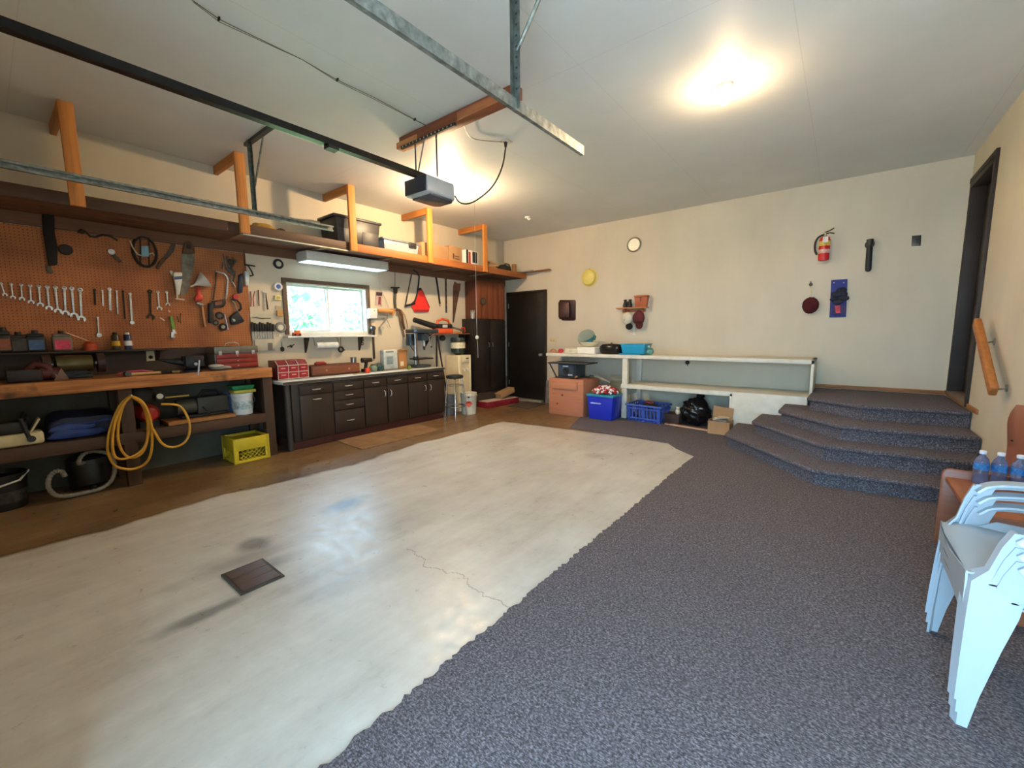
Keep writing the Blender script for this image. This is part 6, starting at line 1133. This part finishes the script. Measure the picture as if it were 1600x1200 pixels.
# ================================================================ right foreground: stacked plastic chairs, wooden bench, water bottles
PW = M('#a6aeb5', .32, 0, .02)
def plastic_chair(label, loc):
    t = thing('plastic_chair', label, 'chair', loc, RIGHT, 'stacked white plastic chairs')      # faces -y, turned to face -x
    W = .27; ZS = .45
    # seat: slightly dished panel with rolled front and sides
    b = B(); nx, ny = 10, 10; g = [[None] * (ny + 1) for _ in range(nx + 1)]
    for i in range(nx + 1):
        for j in range(ny + 1):
            u = -1 + 2 * i / nx; v = j / ny; wx = W * (.86 + .04 * (1 - v)) * (1 if v > .02 else .97)
            yy = -.272 + .44 * v - .02 * (1 - u * u) * (1 - v) ; g[i][j] = b.bm.verts.new((u * wx, yy, ZS - .018 * (1 - u * u) * (.3 + .7 * math.sin(v * PI)) - .02 * v - (.012 if j == 0 else 0)))
    for i in range(nx):
        for j in range(ny): b.bm.faces.new((g[i][j], g[i + 1][j], g[i + 1][j + 1], g[i][j + 1]))
    r = bmesh.ops.extrude_face_region(b.bm, geom=list(b.bm.faces))
    for v in r['geom']:
        if isinstance(v, bmesh.types.BMVert): v.co.z -= .006
    obj('seat', b, PW, t, ang=60)
    # front apron with arched lower edge
    ap = []; lo = []
    for i in range(13): u = -1 + 2 * i / 12; ap.append((u * W * .88, ZS - .008)); lo.append((u * W * .90, ZS - .035 - .085 * abs(u) ** 2.5))
    o = obj('front_apron', B().prism(ap + lo[::-1], -.277, -.271), PW, t)
    for v in o.data.vertices: v.co.y -= .02 * (1 - (v.co.x / (W * .88)) ** 2)
    for s in (-1, 1):
        # front leg: L-shaped section that runs from the foot up past the seat into the arm
        rings = []
        b = B()
        for z, xo, y0, y1, in ((0, .292, -.288, -.250), (.12, .287, -.287, -.232), (.30, .275, -.283, -.195), (.42, .262, -.278, -.165), (.47, .262, -.235, -.160), (.56, .270, -.215, -.145), (.615, .276, -.195, -.125)):
            x1, x0 = s * xo, s * (xo - ((.03 + .09 * z) if z < .44 else .03)); th = .006 * s
            if z < .44: p = [(x0, y0), (x1, y0 + .012), (x1, y1), (x1 - th, y1), (x1 - th, y0 + .02), (x0, y0 + .008)]
            else: p = [(x0, y0), (x1, y0 + .004), (x1, y1), (x1 - th, y1), (x1 - th, y0 + .012), (x0, y0 + .008)]
            rings.append([b.bm.verts.new((a, c, z)) for a, c in p])
        for a, c in zip(rings, rings[1:]): b.skin(a, c)
        b.bm.faces.new(rings[0][::-1]); b.bm.faces.new(rings[-1]); obj('front_leg', b, PW, t, ang=50)
        # rear leg
        b = B(); rings = []
        for z, xo, y0 in ((0, .25, .255), (.2, .24, .225), (.43, .225, .185)):
            x1, x0 = s * xo, s * (xo - .06); rings.append([b.bm.verts.new((a, c, z)) for a, c in ((x0, y0), (x1, y0 - .012), (x1, y0 - .07), (x1 - s * .006, y0 - .07), (x1 - s * .006, y0 - .02), (x0, y0 - .008))])
        for a, c in zip(rings, rings[1:]): b.skin(a, c)
        b.bm.faces.new(rings[0][::-1]); b.bm.faces.new(rings[-1]); obj('rear_leg', b, PW, t, ang=50)
        # arm: flat ribbon with downturned outer lip
        path = [Vector(p) for p in ((s * .268, -.185, .59), (s * .270, -.15, .628), (s * .272, -.04, .645), (s * .268, .13, .642), (s * .25, .21, .63), (s * .225, .25, .615))]; path = smooth(path, 2)
        b = B(); rings = []
        for i, p in enumerate(path):
            tn = (path[min(i + 1, len(path) - 1)] - path[max(i - 1, 0)]).normalized(); sd = Vector((tn.y, -tn.x, 0)).normalized() * s; up = Vector((0, 0, 1)) if abs(tn.z) < .6 else Vector((0, -.8, .6))
            rings.append([b.bm.verts.new(p + sd * a + up * c) for a, c in ((-.028, -.008), (-.026, .0), (.022, .004), (.028, -.006), (.029, -.034), (.024, -.034), (.022, -.004), (-.02, -.006))])
        for a, c in zip(rings, rings[1:]): b.skin(a, c)
        b.bm.faces.new(rings[0][::-1]); b.bm.faces.new(rings[-1]); obj('armrest', b, PW, t, ang=50)
        obj('arm_web', B().prism([(-.17, .45), (.17, .42), (.17, .47), (-.12, .48)], s * .232, s * .238, 'yz'), PW, t)
    # curved back with slats
    def arc(u, z): return (u * (.235 + .02 * (z - .43)), .165 + .03 * (1 - u * u) + (z - .43) * .16, z)
    for u0, u1, z0, z1, nm in [(-1, 1, .74, .82, 'back_top')] + [(-1 + .4 * k + .03, -1 + .4 * (k + 1) - .03, .44, .745, 'back_slat') for k in range(5)]:
        b = B(); n = 8; f_, k_ = [], []
        for i in range(n + 1):
            u = u0 + (u1 - u0) * i / n; f_.append([Vector(arc(u, z)) for z in (z0, (z0 + z1) / 2, z1)])
        vs = [[b.bm.verts.new(p) for p in c] for c in f_]; vb = [[b.bm.verts.new(p + Vector((0, .007, 0))) for p in c] for c in f_]
        for i in range(n):
            for j in range(2): b.bm.faces.new((vs[i][j], vs[i + 1][j], vs[i + 1][j + 1], vs[i][j + 1])); b.bm.faces.new((vb[i][j], vb[i][j + 1], vb[i + 1][j + 1], vb[i + 1][j]))
            b.bm.faces.new((vs[i][0], vb[i][0], vb[i + 1][0], vs[i + 1][0])); b.bm.faces.new((vs[i][2], vs[i + 1][2], vb[i + 1][2], vb[i][2]))
        for i in (0, n):
            for j in range(2): b.bm.faces.new((vs[i][j], vs[i][j + 1], vb[i][j + 1], vb[i][j]))
        obj(nm, b, PW, t, ang=50)
    return t
CH = (6.21, 2.235)
c0 = plastic_chair('bottom chair of the white plastic stack', (CH[0], CH[1], .011))
dup(c0, 'middle chair of the white plastic stack', (CH[0] - .006, CH[1], .011 + .045)); dup(c0, 'top chair of the white plastic stack, its seat fully visible', (CH[0] - .012, CH[1], .011 + .09))
# low wooden bench behind the chairs
t = thing('toy_bench', 'low wooden bench with raised end panels behind the white chairs', 'bench', (6.28, 3.22, .011)); OW = WOOD('#9c5f3c', 'y', .4, .25); OWX = WOOD('#94583a', 'x', .4, .25)
obj('seat_board', B().box(-.185, .215, -.40, .40, .415, .44), OW, t, .003)
for yy in (-.425, .40): obj('end_panel', B().prism([(-.20, 0), (.22, 0), (.22, .49), (-.17, .49), (-.19, .48), (-.20, .46)], yy, yy + .025), OWX, t, .006)
obj('stretcher', B().box(.18, .20, -.40, .40, .08, .38), OW, t, .002)
def water_bottle(label, px, py):
    x, y = FL(px, py, .452); t = thing('water_bottle', label, 'bottle', (x, y, .453), 0, 'water bottles on the low bench')
    CL = M('#a9b3d6', .08, 0, .1, 30, trans=.75, ior=1.33)
    obj('body', B().lathe([(.028, 0), (.033, .006), (.033, .03), (.030, .04), (.033, .05), (.030, .06), (.033, .07), (.033, .125), (.026, .15), (.013, .168), (.012, .18)], n=20), CL, t); obj('cap', B().lathe([(.015, .178), (.016, .182), (.016, .194), (.013, .197)], n=16), M('#e6e8f0', .4, 0, 0), t); obj('wrap_label', B().lathe([(.0336, .085), (.0336, .122)], n=20), M('#3f86c9', .4, 0, .35, 45), t); return t
water_bottle('leftmost water bottle with blue label on the low bench', 1530, 755); water_bottle('middle water bottle standing on the low bench', 1558, 759); water_bottle('right water bottle nearest the wood back panel', 1588, 764)
water_bottle('water bottle half hidden at the picture edge on the bench', 1614, 772)
y0 = RW(1573, 655, .05)[0]
t = thing('wooden_headboard', 'rounded reddish wood panel standing against the right wall', 'panel', (RX - .035, y0 - .27, .011)); zt = RW(1590, 630, .03)[1]
pr = [(.20, 0), (.20, .55)] + [(.20 + .07 * math.sin(PI * k / 14) * 1 if 0 else .20 + .07 * min(1, k / 3), .55 + .05 * k) for k in range(4)] + [(.26, .74), (.22, .79), (.14, zt - .015), (0, zt)]
obj('panel', B().prism(pr + [(-a, c) for a, c in pr[::-1]][1:], -.012, .012, 'yz'), WOOD('#a5654a', 'z', .35, .25), t, .004); obj('foot', B().box(-.03, .03, -.2, -.14, 0, .04), WOOD('#8a5138', 'y'), t); obj('foot', B().box(-.03, .03, .14, .2, 0, .04), WOOD('#8a5138', 'y'), t)
yy, zz = RW(1577, 689, .06); t = thing('bee_toy', 'tiny yellow and black ornament beside the rounded wood panel', 'ornament', (RX - .03, yy, zz)); obj('body', B().ball((0, 0, 0), (.018, .022, .028), 12), M('#d3ac2a', .5), t); obj('stripe', B().torus((0, 0, .004), .020, .005, (0, 0, 1), 16, 6), RUB, t); obj('wing', B().ball((0, .028, .022), (.008, .018, .02), 10), M('#3a3a36', .5), t); obj('hanger', B().cyl((0, 0, .02), (.028, 0, .03), .003, None, 6), IRON, t)
